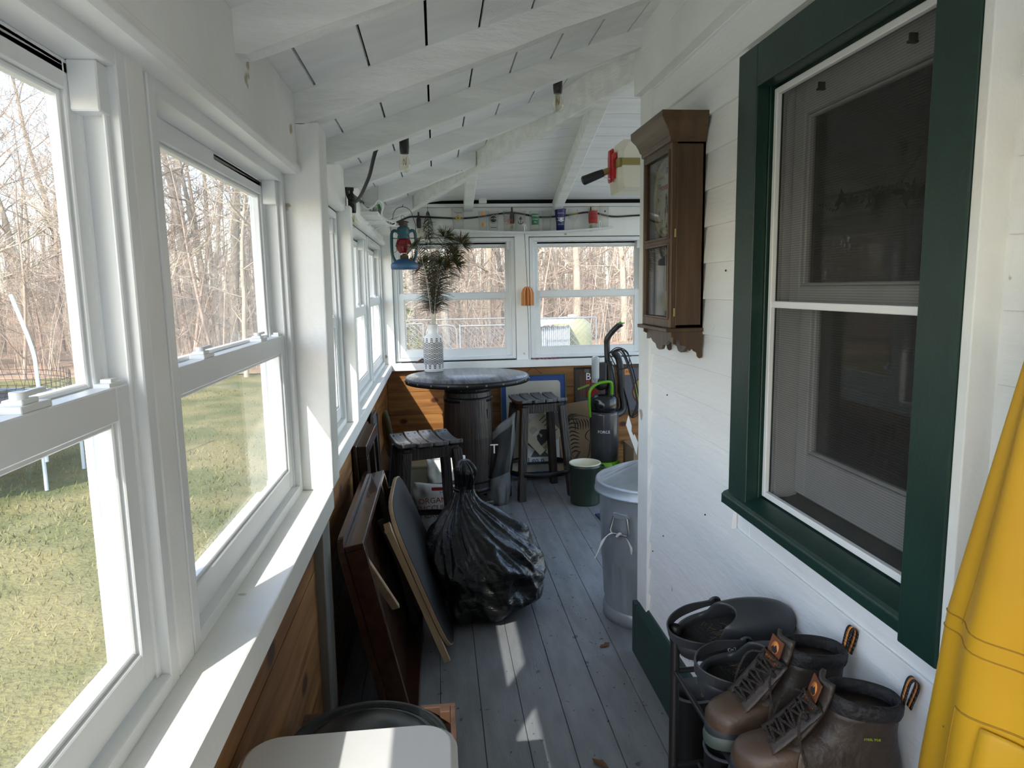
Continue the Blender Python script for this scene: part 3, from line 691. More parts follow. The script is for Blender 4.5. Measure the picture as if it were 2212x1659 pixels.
m = MB(); m.hexa([(-.14, -.12, 1.55), (.62, -.12, 1.62), (.62, .8, 1.66), (-.14, .8, 1.6)], [(-.14, -.12, 1.58), (.62, -.12, 1.65), (.62, .8, 1.69), (-.14, .8, 1.63)]); m.build('roof', mk('white_sheet_metal', (.5, .5, .52), rough=.4, metal=.3), D)
D = thing('round_tank', 'pale yellow rounded tank behind the kennel wire', 'tank', (2.86, FY + 1.6, GZ))
m = MB(); m.lathe([(0, 0), (.34, 0), (.40, .08), (.42, .3), (.42, 1.3), (.38, 1.52), (.22, 1.64), (0, 1.67)], 28); m.build('tank_body', mk('pale_yellow_plastic', (.27, .26, .15), rough=.5), D)
m = MB(); m.lathe([(.10, 1.66), (.10, 1.70), (0, 1.71)], 16); m.build('lid', mk('pale_yellow_plastic_lid', (.5, .5, .3), rough=.5), D)
# ================================================================ THINGS INDOORS, FAR END AND WALLS
def wb(mb, name, mats, parent, **k):
    """build from world coordinates under an unrotated parent"""
    L = parent.location; mb.v = [(p[0] - L.x, p[1] - L.y, p[2] - L.z) for p in mb.v]
    return mb.build(name, mats, parent, **k)
OAK = mk('brown_oak', (.088, .047, .021), (.042, .022, .010), rough=.4, scale=3.2, st=(9, 9, .8), det=8, ramp=(.3, .7), bump=.1, bscale=12, bst=(9, 9, .7))
BLK = mk('black_plastic', (.014, .014, .015), rough=.45)
BLKG = mk('gloss_black_plastic', (.01, .01, .011), rough=.18)
METAL = mk('bright_metal', (.55, .55, .55), rough=.3, metal=1)
GOLD = mk('dull_gold', (.30, .24, .08), rough=.35, metal=.1)
RED = mk('red_plastic', (.5, .015, .02), rough=.35)
CREAM = mk('cream_plastic', (.68, .66, .52), (.62, .60, .47), rough=.45, scale=6)
CLEAR = glassmat('clear_glass', (.985, .985, .98), .035, .045, rough=.02)
TXTB = mk('black_ink', (.015, .015, .018), rough=.6); TXTW = mk('white_ink', (.75, .75, .75), rough=.6); TXTR = mk('red_ink', (.42, .03, .025), rough=.6); TXTO = mk('orange_ink', (.8, .3, .06), rough=.6); TXTG = mk('green_ink', (.02, .16, .07), rough=.6); TXTY = mk('gold_ink', (.5, .36, .06), rough=.5)
def put_text(m, s, size, T, mi=0, ext=.0004):
    vs, fs = text_geo(s, size, ext); m.add(vs, fs, mi, False, T); return m
# ---- wall clock
t = thing('wall_clock', 'brown oak wall clock with glass door hung on the white siding', 'clock', (.836, 2.30, 1.37))
cx0, cx1, cy0, cy1, cz0, cz1 = .735, .8375, 2.13, 2.43, 1.462, 2.035
m = MB(); m.box(cx0 + .012, cx1, cy0, cy0 + .014, cz0, cz1); m.box(cx0 + .012, cx1, cy1 - .014, cy1, cz0, cz1); m.box(cx1 - .01, cx1, cy0, cy1, cz0, cz1); m.box(cx0 + .012, cx1, cy0, cy1, cz0, cz0 + .012); m.box(cx0 + .012, cx1, cy0, cy1, cz1 - .012, cz1)
wb(m, 'case', OAK, t, bevel=.002)
def door_frame(m, x0, x1):
    zz = ((cz0, cz0 + .035), (1.722, 1.75), (cz1 - .03, cz1))
    m.box(x0, x1, cy0, cy0 + .03, cz0, cz1); m.box(x0, x1, cy1 - .03, cy1, cz0, cz1)
    for a, b in zz: m.box(x0, x1, cy0 + .03, cy1 - .03, a, b)
    for a, b in ((zz[0][1], zz[1][0]), (zz[1][1], zz[2][0])):
        g = .008; m.box(x0 - .004, x0 + .006, cy0 + .028 - g, cy0 + .028, a - g, b + g); m.box(x0 - .004, x0 + .006, cy1 - .028, cy1 - .028 + g, a - g, b + g); m.box(x0 - .004, x0 + .006, cy0 + .03, cy1 - .03, a - g, a); m.box(x0 - .004, x0 + .006, cy0 + .03, cy1 - .03, b, b + g)
m = MB(); door_frame(m, cx0 - .004, cx0 + .012); d = wb(m, 'door', OAK, t, bevel=.002)
def sub(mb, name, mats, part, root, **k):
    L = root.location + part.location; mb.v = [(p[0] - L.x, p[1] - L.y, p[2] - L.z) for p in mb.v]
    return mb.build(name, mats, part, **k)
m = MB(); m.box(cx0 + .002, cx0 + .005, cy0 + .03, cy1 - .03, 1.75, cz1 - .03); m.box(cx0 + .002, cx0 + .005, cy0 + .03, cy1 - .03, cz0 + .035, 1.722); sub(m, 'door_glass', glassmat('clock_glass', (.9, .9, .9), .06, .01), d, t)
for z in (1.50, 1.745):
    m = MB(); m.tube([(cx0 + .008, cy0 - .002, z), (cx0 + .008, cy0 - .002, z + .025)], .003, 8); sub(m, 'hinge', GOLD, d, t)
DC = V((.772, 2.28, 1.882)); DR = .126
RX = Mx.Translation(DC) @ Mx.Rotation(-PI / 2, 4, 'Y') if False else Mx.Translation(DC) @ Mx.Rotation(-PI / 2, 4, 'Y')
# plate, dial ring; local z points to -X
m = MB(); m.box(.776, .78, cy0 + .014, cy1 - .014, 1.735, cz1 - .01); wb(m, 'dial_plate', mk('dark_dial_plate', (.05, .055, .06), rough=.25), t)
m = MB(); m.lathe([(0, .006), (DR - .006, .004), (DR - .006, -.004), (0, -.004)], 48, T=RX); 
dial = wb(m, 'dial', mk('cream_dial', (.66, .64, .50), rough=.4), t)
m = MB(); m.lathe([(DR - .008, -.002), (DR - .008, .010), (DR, .012), (DR + .004, .004), (DR + .004, -.002)], 48, T=RX); sub(m, 'bezel', GOLD, dial, t)
FACE = Mx(((0, 0, -1, DC.x - .0068), (-1, 0, 0, DC.y), (0, 1, 0, DC.z), (0, 0, 0, 1)))   # x -> -Y, y -> Z, z -> -X
m = MB()
for h in range(12):
    a = math.radians(90 - 30 * (h if h else 12)); put_text(m, str(h or 12), .026, FACE @ Mx.Translation((math.cos(a) * .088, math.sin(a) * .088, 0)))
for k in range(60): a = k * PI / 30; m.add([(math.cos(a + q) * rr, math.sin(a + q) * rr, .0003) for q, rr in ((-.012, .104), (.012, .104), (.012, .109), (-.012, .109))], [(0, 1, 2, 3)], 0, False, FACE)
put_text(m, 'MOOSEHEAD', .022, FACE @ Mx.Translation((0, .036, 0)), 1); put_text(m, 'BEER', .018, FACE @ Mx.Translation((0, -.042, 0)), 1)
sub(m, 'numerals', [TXTB, TXTR], dial, t)
m = MB()
def hand(ang, L, w):
    a = math.radians(ang); d_ = V((math.cos(a), math.sin(a), 0)); n_ = V((-d_.y, d_.x, 0))
    m.add([tuple(-d_ * .015 + n_ * w * .5 + V((0, 0, .002))), tuple(d_ * L * .5 + n_ * w + V((0, 0, .002))), tuple(d_ * L + V((0, 0, .002))), tuple(d_ * L * .5 - n_ * w + V((0, 0, .002))), tuple(-d_ * .015 - n_ * w * .5 + V((0, 0, .002)))], [(0, 1, 2, 3, 4)], 0, False, FACE)
hand(-100, .085, .004); hand(-72, .06, .005); m.lathe([(0, .004), (.006, .003), (.006, 0)], 12, T=FACE); sub(m, 'hands', TXTB, dial, t)
m = MB(); m.box(.79, .794, cy0 + .014, cy1 - .014, cz0 + .012, 1.735); wb(m, 'back_mirror', mk('mirror_glass', (.55, .58, .58), rough=.05, metal=1), t)
m = MB(); m.tube([(.765, 2.28, 1.73), (.765, 2.28, 1.56)], .003, 8); m.lathe([(0, .004), (.032, .002), (.035, 0), (0, -.004)], 24, T=Mx.Translation((.765, 2.28, 1.545)) @ Mx.Rotation(-PI / 2, 4, 'Y')); wb(m, 'pendulum', GOLD, t)
m = MB(); prof = [(0, 2.03), (.007, 2.034), (.007, 2.046), (.012, 2.05), (.016, 2.062), (.024, 2.078), (.036, 2.092), (.040, 2.10), (.040, 2.119)]
vs = []; fs = []
for o_, z in prof: vs += [(cx0 - .004 - o_, cy0 - o_ * .55, z), (.8375, cy0 - o_ * .55, z), (.8375, cy1 + o_ * .55, z), (cx0 - .004 - o_, cy1 + o_ * .55, z)]
for i in range(len(prof) - 1): fs += [(4 * i + k, 4 * i + (k + 1) % 4, 4 * i + 4 + (k + 1) % 4, 4 * i + 4 + k) for k in range(4)]
fs += [(3, 2, 1, 0), tuple(4 * (len(prof) - 1) + k for k in range(4))]
m.add(vs, fs); OAKH = mk('light_oak_crown', (.13, .072, .034), (.065, .035, .015), rough=.38, scale=3.2, st=(9, .9, 9), det=8, ramp=(.3, .7))
wb(m, 'crown', OAKH, t, bevel=.0012, seg=1)
m = MB(); m.box(cx0 - .02, .8375, cy0 - .008, cy1 + .008, 1.45, 1.462); wb(m, 'base_board', OAK, t, bevel=.002)
def scallop(a, b, ztop, zlow, z2):
    pts = [(a, ztop), (b, ztop), (b, zlow)]
    for q, z in ((.92, zlow - .004), (.86, zlow + .002), (.84, zlow + .014), (.74, zlow + .020), (.68, zlow + .03), (.6, z2 - .006), (.5, z2 + .006), (.42, z2 + .01), (.33, z2 + .012), (.3, z2 + .024), (.2, z2 + .03), (.08, z2 + .036), (0, z2 + .04)): pts.append((lerp(a, b, q), z))
    return pts[::-1]
m = MB(); m.prism(scallop(.735, .8375, 1.45, 1.368, 1.395), cy0, cy0 + .01, 'y'); m.prism(scallop(.735, .8375, 1.45, 1.368, 1.395), cy1 - .01, cy1, 'y')
c = (cy0 + cy1) / 2
fp = [(cy0 + .01, 1.45), (cy0 + .01, 1.41), (cy0 + .05, 1.42), (cy0 + .08, 1.405), (cy0 + .11, 1.40), (cy0 + .125, 1.386), (c, 1.382), (cy1 - .125, 1.386), (cy1 - .11, 1.40), (cy1 - .08, 1.405), (cy1 - .05, 1.42), (cy1 - .01, 1.41), (cy1 - .01, 1.45)]
m.prism(fp, .745, .755, 'x'); m.prism([(a, b - .012 if b < 1.44 else b) for a, b in fp], .82, .83, 'x')
wb(m, 'bracket', OAK, t, bevel=.001, seg=1)

# ---- giant mallet hung by the far roof
t = thing('mallet', 'white block mallet with gold band, red collar and black grip, hung above', 'mallet', (.98, 3.35, 2.14))
MWH = mk('ivory_painted_wood', (.80, .78, .66), (.74, .72, .60), rough=.5, scale=4)
def octa(x0, x1, y0, y1, z0, z1, c): 
    return [(x0, z0 + c * 2.2), (x0 + c * .35, z0 + c * .4), (x0 + c * .6, z0), (x1 - c * .6, z0), (x1, z0 + c), (x1, z1 - c), (x1 - c * .6, z1), (x0 + c * .9, z1), (x0 + c * .2, z1 - c * .9), (x0, z1 - c * 2.2)]
Yc = 3.35; x0, x1, z0, z1 = .86, 1.13, 2.035, 2.272
vs = []; P8 = [(x0, z0 + .07), (x0 + .008, z0 + .0), (x1 - .01, z0), (x1, z0 + .02), (x1, z1 - .02), (x1 - .01, z1), (x0 + .028, z1), (x0 + .004, z1 - .05)]
m = MB(); n8 = len(P8)
ring = lambda y, s_: [(lerp((x0 + x1) / 2, a, s_), y, lerp((z0 + z1) / 2, b, s_)) for a, b in P8]
vs = ring(Yc - .11, .86) + ring(Yc - .075, 1) + ring(Yc + .075, 1) + ring(Yc + .11, .86)
fs = [tuple(range(n8))] + [tuple(range(3 * n8, 4 * n8))[::-1]]
for j in range(3): fs += [(j * n8 + k, (j + 1) * n8 + k, (j + 1) * n8 + (k + 1) % n8, j * n8 + (k + 1) % n8) for k in range(n8)]
m.add(vs, fs); wb(m, 'head', MWH, t, bevel=.004, fixn=True)
m = MB(); m.box(x0 + .012, x1 + .003, Yc - .114, Yc - .07, 2.15, 2.182); m.box(x0 - .003, x1 + .003, Yc - .1, Yc + .1, 2.145, 2.185); wb(m, 'gold_band', GOLD, t, bevel=.002)
m = MB()
for dy in (-.05, 0, .05): m.lathe([(0, .014), (.016, .012), (.02, 0), (0, 0)], 12, T=Mx.Translation((x0, Yc + dy, 2.20 if dy else 2.225)) @ Mx.Rotation(-PI / 2, 4, 'Y'))
m.box(x0 - .016, x0 + .004, Yc - .05, Yc + .05, 2.10, 2.215); m.box(x0 - .022, x0 - .01, Yc - .02, Yc + .02, 2.085, 2.235); wb(m, 'collar', RED, t, bevel=.004)
m = MB(); m.tube([(x0 - .01, Yc, 2.148), (x0 - .06, Yc, 2.128)], [.014, .016], 14); wb(m, 'handle', mk('tan_wood', (.3, .2, .07), rough=.4), t)
m = MB(); m.tube([(x0 - .05, Yc, 2.132), (x0 - .08, Yc, 2.121), (x0 - .145, Yc, 2.096), (x0 - .15, Yc, 2.094)], [.018, .020, .022, .017], 16); wb(m, 'grip', BLK, t)
m = MB(); m.tube([(x0 - .05, Yc, 2.15), (x0 - .045, Yc - .01, 2.11), (x0 - .02, Yc - .02, 2.10)], .0025, 6); m.tube([((x0 + x1) / 2 + .1, Yc, z1), ((x0 + x1) / 2 + .1, Yc, FS(1.1, Yc) + .005)], .003, 6); wb(m, 'hanging_cord', TXTW, t)

# ---- string lights
t = thing('string_light', 'black festoon light string along the rafters and far wall', 'string lights', (0, 5.6, 2.1))
m = MB(); path = spline([(.50, 2.80, 2.43), (.2, 2.79, 2.32), (-.05, 2.785, 2.225), (-.19, 2.80, 2.165), (-.26, 3.0, 2.06), (-.325, 3.2, 2.0), (-.37, 3.33, 2.0), (-.392, 3.36, 2.04), (-.393, 3.36, 2.075), (-.39, 3.5, 2.06), (-.392, 4.2, 2.09), (-.39, 5.0, 2.1), (-.36, 5.6, 2.10), (-.27, 5.655, 2.13), (-.20, 5.655, 2.16), (-.12, 5.66, 2.165), (.2, 5.66, 2.15), (.36, 5.66, 2.16), (.62, 5.655, 2.19), (.85, 5.66, 2.155), (1.05, 5.66, 2.165), (1.26, 5.655, 2.19), (1.45, 5.66, 2.155), (1.75, 5.66, 2.165), (2.6, 5.66, 2.17)], 6)
m.tube(path, .0075, 8); wb(m, 'cord', BLK, t)
BULBG = glassmat('bulb_glass', (.97, .95, .88), .09, .05, (.85, .8, .65), .01)
def bulb(top, bz, k=1.0, thick=1.0):
    x, y, z = top
    m = MB(); m.tube([(x, y, z), (x + .002, y, bz + .085)], .0055, 8); m.lathe([(.006, .125), (.0075, .09), (.017, .07), (.0185, .06), (.0185, .02), (.016, .0), (0, .0)], 16, c=(x + .002, y, bz)); m.box(x - .012, x + .012, y - .01, y + .01, z - .006, z + .008)
    s_ = wb(m, 'socket', BLK, t)
    m = MB(); m.lathe([(.012, .0), (.013, -.012), (.0215, -.038), (.0225, -.05), (.018, -.064), (.009, -.071), (0, -.072)], 20, c=(x + .002, y, bz + .002)); b_ = wb(m, 'bulb', BULBG, t)
    m = MB(); m.tube([(x + .002 + .006 * math.cos(a), y + .006 * math.sin(a), bz - .012 - .03 * abs(math.sin(a * 1.5))) for a in [q * .5 for q in range(13)]], .0012, 5); sub(m, 'filament', GOLD, b_, t)
bulb((.495, 2.80, 2.428), 2.345); bulb((-.105, 2.79, 2.205), 2.115); bulb((-.375, 3.36, 2.06), 1.955); bulb((-.12, 5.645, 2.165), 2.075); bulb((.62, 5.64, 2.19), 2.105); bulb((1.26, 5.64, 2.19), 2.105)

# ---- shelf over the far windows and the glasses on it
t = thing('wall_shelf', 'thin white sagging wall shelf above the far windows, holding glasses', 'shelf', (.73, 5.60, 2.04))
SHZ = lambda x: 2.034 + .034 * ((x - .73) / .69) ** 2
m = MB(); xs = [.04 + (1.42 - .04) * i / 24 for i in range(25)]
vs = []; 
for x in xs: vs += [(x, 5.53, SHZ(x) - .012), (x, 5.678, SHZ(x) - .012), (x, 5.678, SHZ(x)), (x, 5.53, SHZ(x))]
fs = []
for i in range(24): fs += [(4 * i + k, 4 * i + (k + 1) % 4, 4 * i + 4 + (k + 1) % 4, 4 * i + 4 + k) for k in range(4)]
fs += [(0, 1, 2, 3), (99, 98, 97, 96)]; m.add(vs, fs); wb(m, 'shelf_board', VINYL, t, fixn=True)
m = MB(); m.tube([(x, 5.527, SHZ(x) - .006) for x in xs], .006, 8); wb(m, 'front_rail', VINYL, t)
for x in (.71, 1.31):
    m = MB(); m.tube(spline([(x, 5.53, SHZ(x) - .02), (x - .006, 5.522, SHZ(x) + .03), (x, 5.53, SHZ(x) + .05), (x + .014, 5.54, SHZ(x) + .03), (x + .012, 5.55, SHZ(x) + .001)], 4), .004, 8); wb(m, 'hook', VINYL, t)
def glass_shell(m, prof, th=.0022, n=28, c=(0, 0, 0)):
    m.lathe(prof, n, c=c)
def decal(m, s, size, rad, z, mi=0):
    vs, fs = text_geo(s, size)
    out = []
    for p in vs: a = -PI / 2 + p.x / rad; out.append((rad * math.cos(a), rad * math.sin(a), z + p.y))
    m.add(out, fs, mi)
def ring_decal(m, rad, z, r0, r1, mi, n=20, tall=1.0):
    vs = []; fs = []
    for k in range(n):
        a = 2 * PI * k / n
        for rr in (r0, r1): aa = -PI / 2 + rr * math.cos(a) / rad; vs.append((rad * math.cos(aa), rad * math.sin(aa), z + rr * tall * math.sin(a)))
    for k in range(n): k2 = (k + 1) % n; fs.append((2 * k, 2 * k2, 2 * k2 + 1, 2 * k + 1))
    m.add(vs, fs, mi)
def disc_decal(m, rad, z, w, h, mi):
    vs = []; fs = []; N = 10
    for j in (0, 1):
        for i in range(N + 1): a = -PI / 2 + (i / N - .5) * w / rad; vs.append((rad * math.cos(a), rad * math.sin(a), z + (j - .5) * h))
    fs = [(i, i + 1, N + 2 + i, N + 1 + i) for i in range(N)]; m.add(vs, fs, mi)
GX = lambda px: (px - 1135) / 1500 * 5.63 + .735
INK = [TXTB, TXTW, TXTR, TXTO, TXTG, TXTY]
def pint(px, rt_, rb_, h, label, deco=None, body=CLEAR, name='drinking_glass', grp='glasses on the far wall shelf'):
    x = GX(px); t = thing(name, label, 'glass', (x, 5.605, SHZ(x)), 0, grp)
    m = MB(); m.lathe([(0, .0), (rb_ - .003, 0), (rb_, .004), (rt_, h), (rt_ - .0025, h), (rb_ - .003, .012), (0, .012)], 28); m.build('glass_body', body, t)
    if deco:
        m = MB(); deco(m, lambda z: lerp(rb_, rt_, z / h) + .0006); m.build('decal', INK, t)
    return t
def d1(m, R): decal(m, 'Topped', .022, R(.13), .13, 0); ring_decal(m, R(.09), .09, .008, .02, 5); decal(m, 'HOPS', .03, R(.075), .088, 5); decal(m, 'ALE', .012, R(.05), .05, 1)
pint(990, .050, .043, .168, 'pint glass with gold emblem, leftmost on the far shelf', d1)
def d2(m, R):
    for z, a in ((.13, -.008), (.055, .006), (.14, .012), (.045, -.01)): ring_decal(m, R(z), z, 0, .011, 3)
pint(1042, .036, .032, .16, 'narrow glass with orange flowers, second from left on the shelf', d2)
def d3(m, R): ring_decal(m, R(.095), .095, 0, .034, 0); ring_decal(m, R(.095) + .0004, .095, .027, .030, 1); decal(m, 'Lone Pine', .015, R(.095) + .0006, .098, 1); disc_decal(m, R(.03), .03, .05, .004, 0)
pint(1064, .043, .036, .162, 'pint glass with round black emblem on the shelf', d3)
def d4(m, R): decal(m, 'Light', .042, R(.09), .09, 2); decal(m, 'LAGER', .016, R(.06), .06, 2); decal(m, 'beer', .014, R(.135), .135, 2)
pint(1096, .043, .036, .164, 'pint glass with red script lettering on the shelf', d4)
def d5(m, R):
    z = .085; ring_decal(m, R(z), z + .022, .003, .007, 0); disc_decal(m, R(z), z, .004, .05, 0); disc_decal(m, R(z), z + .012, .026, .004, 0)
    vs = []; rr = R(z)
    for k in range(11):
        a = PI + PI * k / 10
        for q in (.018, .023): aa = -PI / 2 + q * math.cos(a) / rr; vs.append((rr * math.cos(aa), rr * math.sin(aa), z - .006 + q * math.sin(a)))
    m.add(vs, [(2 * k, 2 * k + 1, 2 * k + 3, 2 * k + 2) for k in range(10)], 0); decal(m, 'SALTY', .012, R(.11), .10, 0)
pint(1121, .046, .038, .163, 'pint glass with black anchor on the shelf', d5)
def d6(m, R): disc_decal(m, R(.095), .095, .062, .085, 4); decal(m, 'GENESEE', .014, R(.095) + .0006, .122, 1); decal(m, 'Cream', .018, R(.095) + .0006, .096, 1); decal(m, 'Ale', .018, R(.095) + .0006, .073, 1)
pint(1152, .044, .037, .163, 'pint glass with green label on the shelf', d6)
pint(1178, .042, .034, .162, 'plain clear ribbed glass beside the blue cup')
BLUE = mk('navy_plastic', (.012, .016, .12), rough=.3)
def d8(m, R): ring_decal(m, R(.09), .09, .016, .021, 1); ring_decal(m, R(.09), .09, 0, .012, 1, tall=.8); disc_decal(m, R(.095), .101, .07, .004, 1); disc_decal(m, R(.085), .079, .07, .004, 1); decal(m, 'MOUNTAIN', .011, R(.135), .135, 1); decal(m, 'CHALLENGE', .010, R(.055), .05, 1)
x = GX(1207); tt = thing('plastic_cup', 'dark blue plastic cup with white swirl logo on the shelf', 'cup', (x, 5.60, SHZ(x)), 0)
m = MB(); m.lathe([(0, 0), (.032, 0), (.033, .06), (.045, .168), (.047, .172), (.0435, .172), (.030, .05), (0, .05)], 28); m.build('cup_body', BLUE, tt); m = MB(); d8(m, lambda z: lerp(.033, .045, (z - .06) / .108) + .0008); m.build('logo', INK, tt)
x = GX(1235); tt = thing('stemmed_goblet', 'stemmed clear goblet with gold lettering on the shelf', 'glass', (x, 5.605, SHZ(x)), 0, 'glasses on the far wall shelf')
m = MB(); m.lathe([(0, 0), (.034, 0), (.034, .003), (.006, .01), (.005, .055), (.02, .068), (.04, .095), (.044, .12), (.040, .165), (.038, .165), (.041, .12), (.036, .095), (0, .07)], 28); m.build('glass_body', CLEAR, tt); m = MB(); decal(m, 'GRAND', .02, .0448, .128, 5); m.build('lettering', INK, tt)
def d10(m, R): disc_decal(m, R(.09), .09, .09, .10, 2); decal(m, 'RED', .024, R(.09) + .0008, .11, 0); decal(m, 'OAK', .024, R(.09) + .0008, .08, 0)
pint(1278, .041, .033, .164, 'pint glass with wide red band near the right end of the shelf', d10)
def d11(m, R): decal(m, 'Saranac', .014, R(.10), .10, 2); ring_decal(m, R(.125), .125, 0, .007, 0)
pint(1302, .040, .036, .17, 'clear glass with small red lettering, rightmost on the shelf', d11)

# ---- small corner shelf at the left end with pitcher and bottle
t = thing('corner_shelf', 'white shelf in the left far corner under the hip beam', 'shelf', (-.35, 4.8, 2.01))
m = MB(); m.box(-.405, -.305, 4.0, 5.60, 2.01, 2.03); wb(m, 'shelf_board', WHITE, t, bevel=.002)
for y in (4.25, 4.62):
    m = MB(); m.tube([(-.40, y, 2.004), (-.22, y, 2.004)], .004, 8); m.tube([(-.40, y, 1.97), (-.33, y, 2.004)], .004, 8); wb(m, 'bracket_rod', VINYL, t)
t = thing('glass_pitcher', 'clear glass pitcher on the corner shelf behind the cord', 'pitcher', (-.352, 4.06, 2.03))
m = MB(); m.lathe([(0, 0), (.042, 0), (.044, .005), (.05, .145), (.047, .145), (.041, .012), (0, .012)], 28); m.build('pitcher_body', CLEAR, t)
m = MB(); m.tube(spline([(.02, .042, .12), (.03, .085, .11), (.03, .09, .06), (.02, .04, .03)], 5), .006, 8); m.build('handle', CLEAR, t)
t = thing('green_bottle', 'green glass bottle standing on the corner shelf', 'bottle', (-.335, 4.32, 2.03))
m = MB(); m.lathe([(0, 0), (.024, 0), (.026, .005), (.026, .055), (.013, .085), (.011, .115), (.012, .12), (0, .12)], 24); m.build('bottle_body', mk('green_glass', (.012, .13, .02), rough=.1, spec=.6), t); m = MB(); m.lathe([(.0265, .015), (.0265, .05)], 24); m.build('bottle_label', mk('dark_label', (.05, .06, .05), rough=.6), t)
t = thing('white_cable', 'loose white cable looping off the corner shelf', 'cable', (-.33, 3.98, 2.03))
m = MB(); m.tube(spline([(-.398, 4.02, 2.12), (-.39, 3.985, 2.07), (-.36, 3.97, 2.04), (-.325, 3.97, 2.055), (-.30, 3.975, 2.085), (-.275, 3.98, 2.06), (-.285, 3.985, 2.01), (-.26, 4.0, 1.965), (-.225, 4.02, 1.955), (-.215, 4.08, 1.975), (-.25, 4.15, 1.99), (-.30, 4.2, 2.02), (-.33, 4.22, 2.035)], 6), .0042, 8); wb(m, 'cable_run', VINYL, t)

# ---- lantern
LB = mk('blue_lantern_paint', (.02, .085, .22), (.03, .10, .19), rough=.45, scale=10, spots=((.10, .05, .03), 16, .68))
LT = mk('blue_green_lantern_paint', (.02, .10, .14), (.03, .085, .09), rough=.45, scale=12, spots=((.10, .05, .025), 16, .66))
RUST = mk('rusty_metal', (.10, .05, .028), (.05, .03, .02), rough=.7, scale=25)
t = thing('kerosene_lantern', 'blue kerosene lantern with red globe hung from the rafters', 'lantern', (-.209, 4.9, 1.735))
m = MB(); m.lathe([(0, 0), (.088, 0), (.094, .006), (.094, .034), (.088, .042), (.05, .066), (.03, .072), (0, .073)], 36); m.build('fuel_tank', LB, t)
m = MB(); m.lathe([(0, .07), (.03, .072), (.028, .095), (.012, .1), (.012, .108), (0, .108)], 24); m.tube([(.045, -.035, .058), (.05, -.04, .075)], .012, 12); m.build('burner', RUST, t)
m = MB(); m.lathe([(.032, .112), (.046, .13), (.053, .155), (.049, .185), (.038, .208), (.034, .208), (.045, .18), (.049, .155), (.042, .13), (.03, .114)], 32); 
RG = bpy.data.materials.new('red_globe_glass'); RG.use_nodes = True; RGb = RG.node_tree.nodes['Principled BSDF']; RGb.inputs['Base Color'].default_value = (.42, .006, .022, 1); RGb.inputs['Roughness'].default_value = .08; RGb.inputs['Transmission Weight'].default_value = .55
m.build('globe', RG, t)
m = MB(); m.lathe([(.038, .205), (.042, .212), (.041, .228), (.036, .232), (.042, .24), (.043, .275), (.036, .285), (.030, .287), (.030, .31), (.034, .313), (.03, .318), (.018, .322), (0, .323)], 32); m.build('chimney', LT, t)
m = MB(); m.lathe([(.031, .292), (.0315, .308)], 28); m.lathe([(.034, .314), (.044, .317), (.03, .325), (0, .33)], 28); m.build('chimney_cap', RUST, t)
for s in (-1, 1):
    m = MB(); m.tube(spline([(s * .04, 0, .255), (s * .062, 0, .262), (s * .078, 0, .245), (s * .082, 0, .2), (s * .082, 0, .12), (s * .076, 0, .085), (s * .062, 0, .055)], 5), .0105, 12); m.build('side_tube', LT, t)
m = MB()
for a in range(4): c_, s_ = math.cos(a * PI / 2 + .4), math.sin(a * PI / 2 + .4); m.tube([(c_ * .075, s_ * .075, .112), (c_ * .05, s_ * .05, .125), (c_ * .056, s_ * .056, .165), (c_ * .044, s_ * .044, .205)], .0018, 6)
m.tube([(.058 * math.cos(k * PI / 12), .058 * math.sin(k * PI / 12), .16) for k in range(24)], .0018, 6, closed=True); m.build('globe_guard', RUST, t)
m = MB(); m.tube([(-.082, 0, .235), (-.086, 0, .3)] + [(-.066 * math.cos(a * PI / 12), 0, .355 + .066 * math.sin(a * PI / 12)) for a in range(13)] + [(.086, 0, .3), (.082, 0, .235)], .0022, 6); m.tube([(0, 0, .33)] + [(.012 * math.sin(k * .6), 0, .338 + .012 * (1 - math.cos(k * .6))) for k in range(11)], .0015, 5)
m.tube([(0, 0, .421), (.003, .01, .435), (0, .05, .43)], .002, 5); m.build('bail_handle', BLK, t)

# ---- orange wooden pendant on a string
t = thing('hanging_pendant', 'small orange wooden pendant on a string by the far post', 'pendant', (.735, 5.62, 1.45))
WOODO = mk('orange_wood', (.62, .26, .09), (.72, .36, .15), rough=.5, scale=5, st=(12, 12, 1))
m = MB(); pol = [(-.052, .004), (-.048, 0), (.048, 0), (.052, .004), (.052, .10), (.038, .135), (.02, .152), (-.02, .152), (-.038, .135), (-.052, .10)]
for a in range(4): m.prism(pol[:], -.004, .004, 'y', T=Mx.Rotation(a * PI / 4, 4, 'Z') @ Mx.Scale(1 if a == 0 else .8, 4, (1, 0, 0)))
m.build('wood_blades', WOODO, t, bevel=.001, seg=1)
m = MB(); m.tube([(0, 0, .15), (-.01, -.02, .35), (-.022, -.04, .585)], .0022, 6); m.tube([(0, 0, 0), (.008, .02, -.2), (.012, .05, -.44)], .0022, 6); m.build('string', BLK, t)
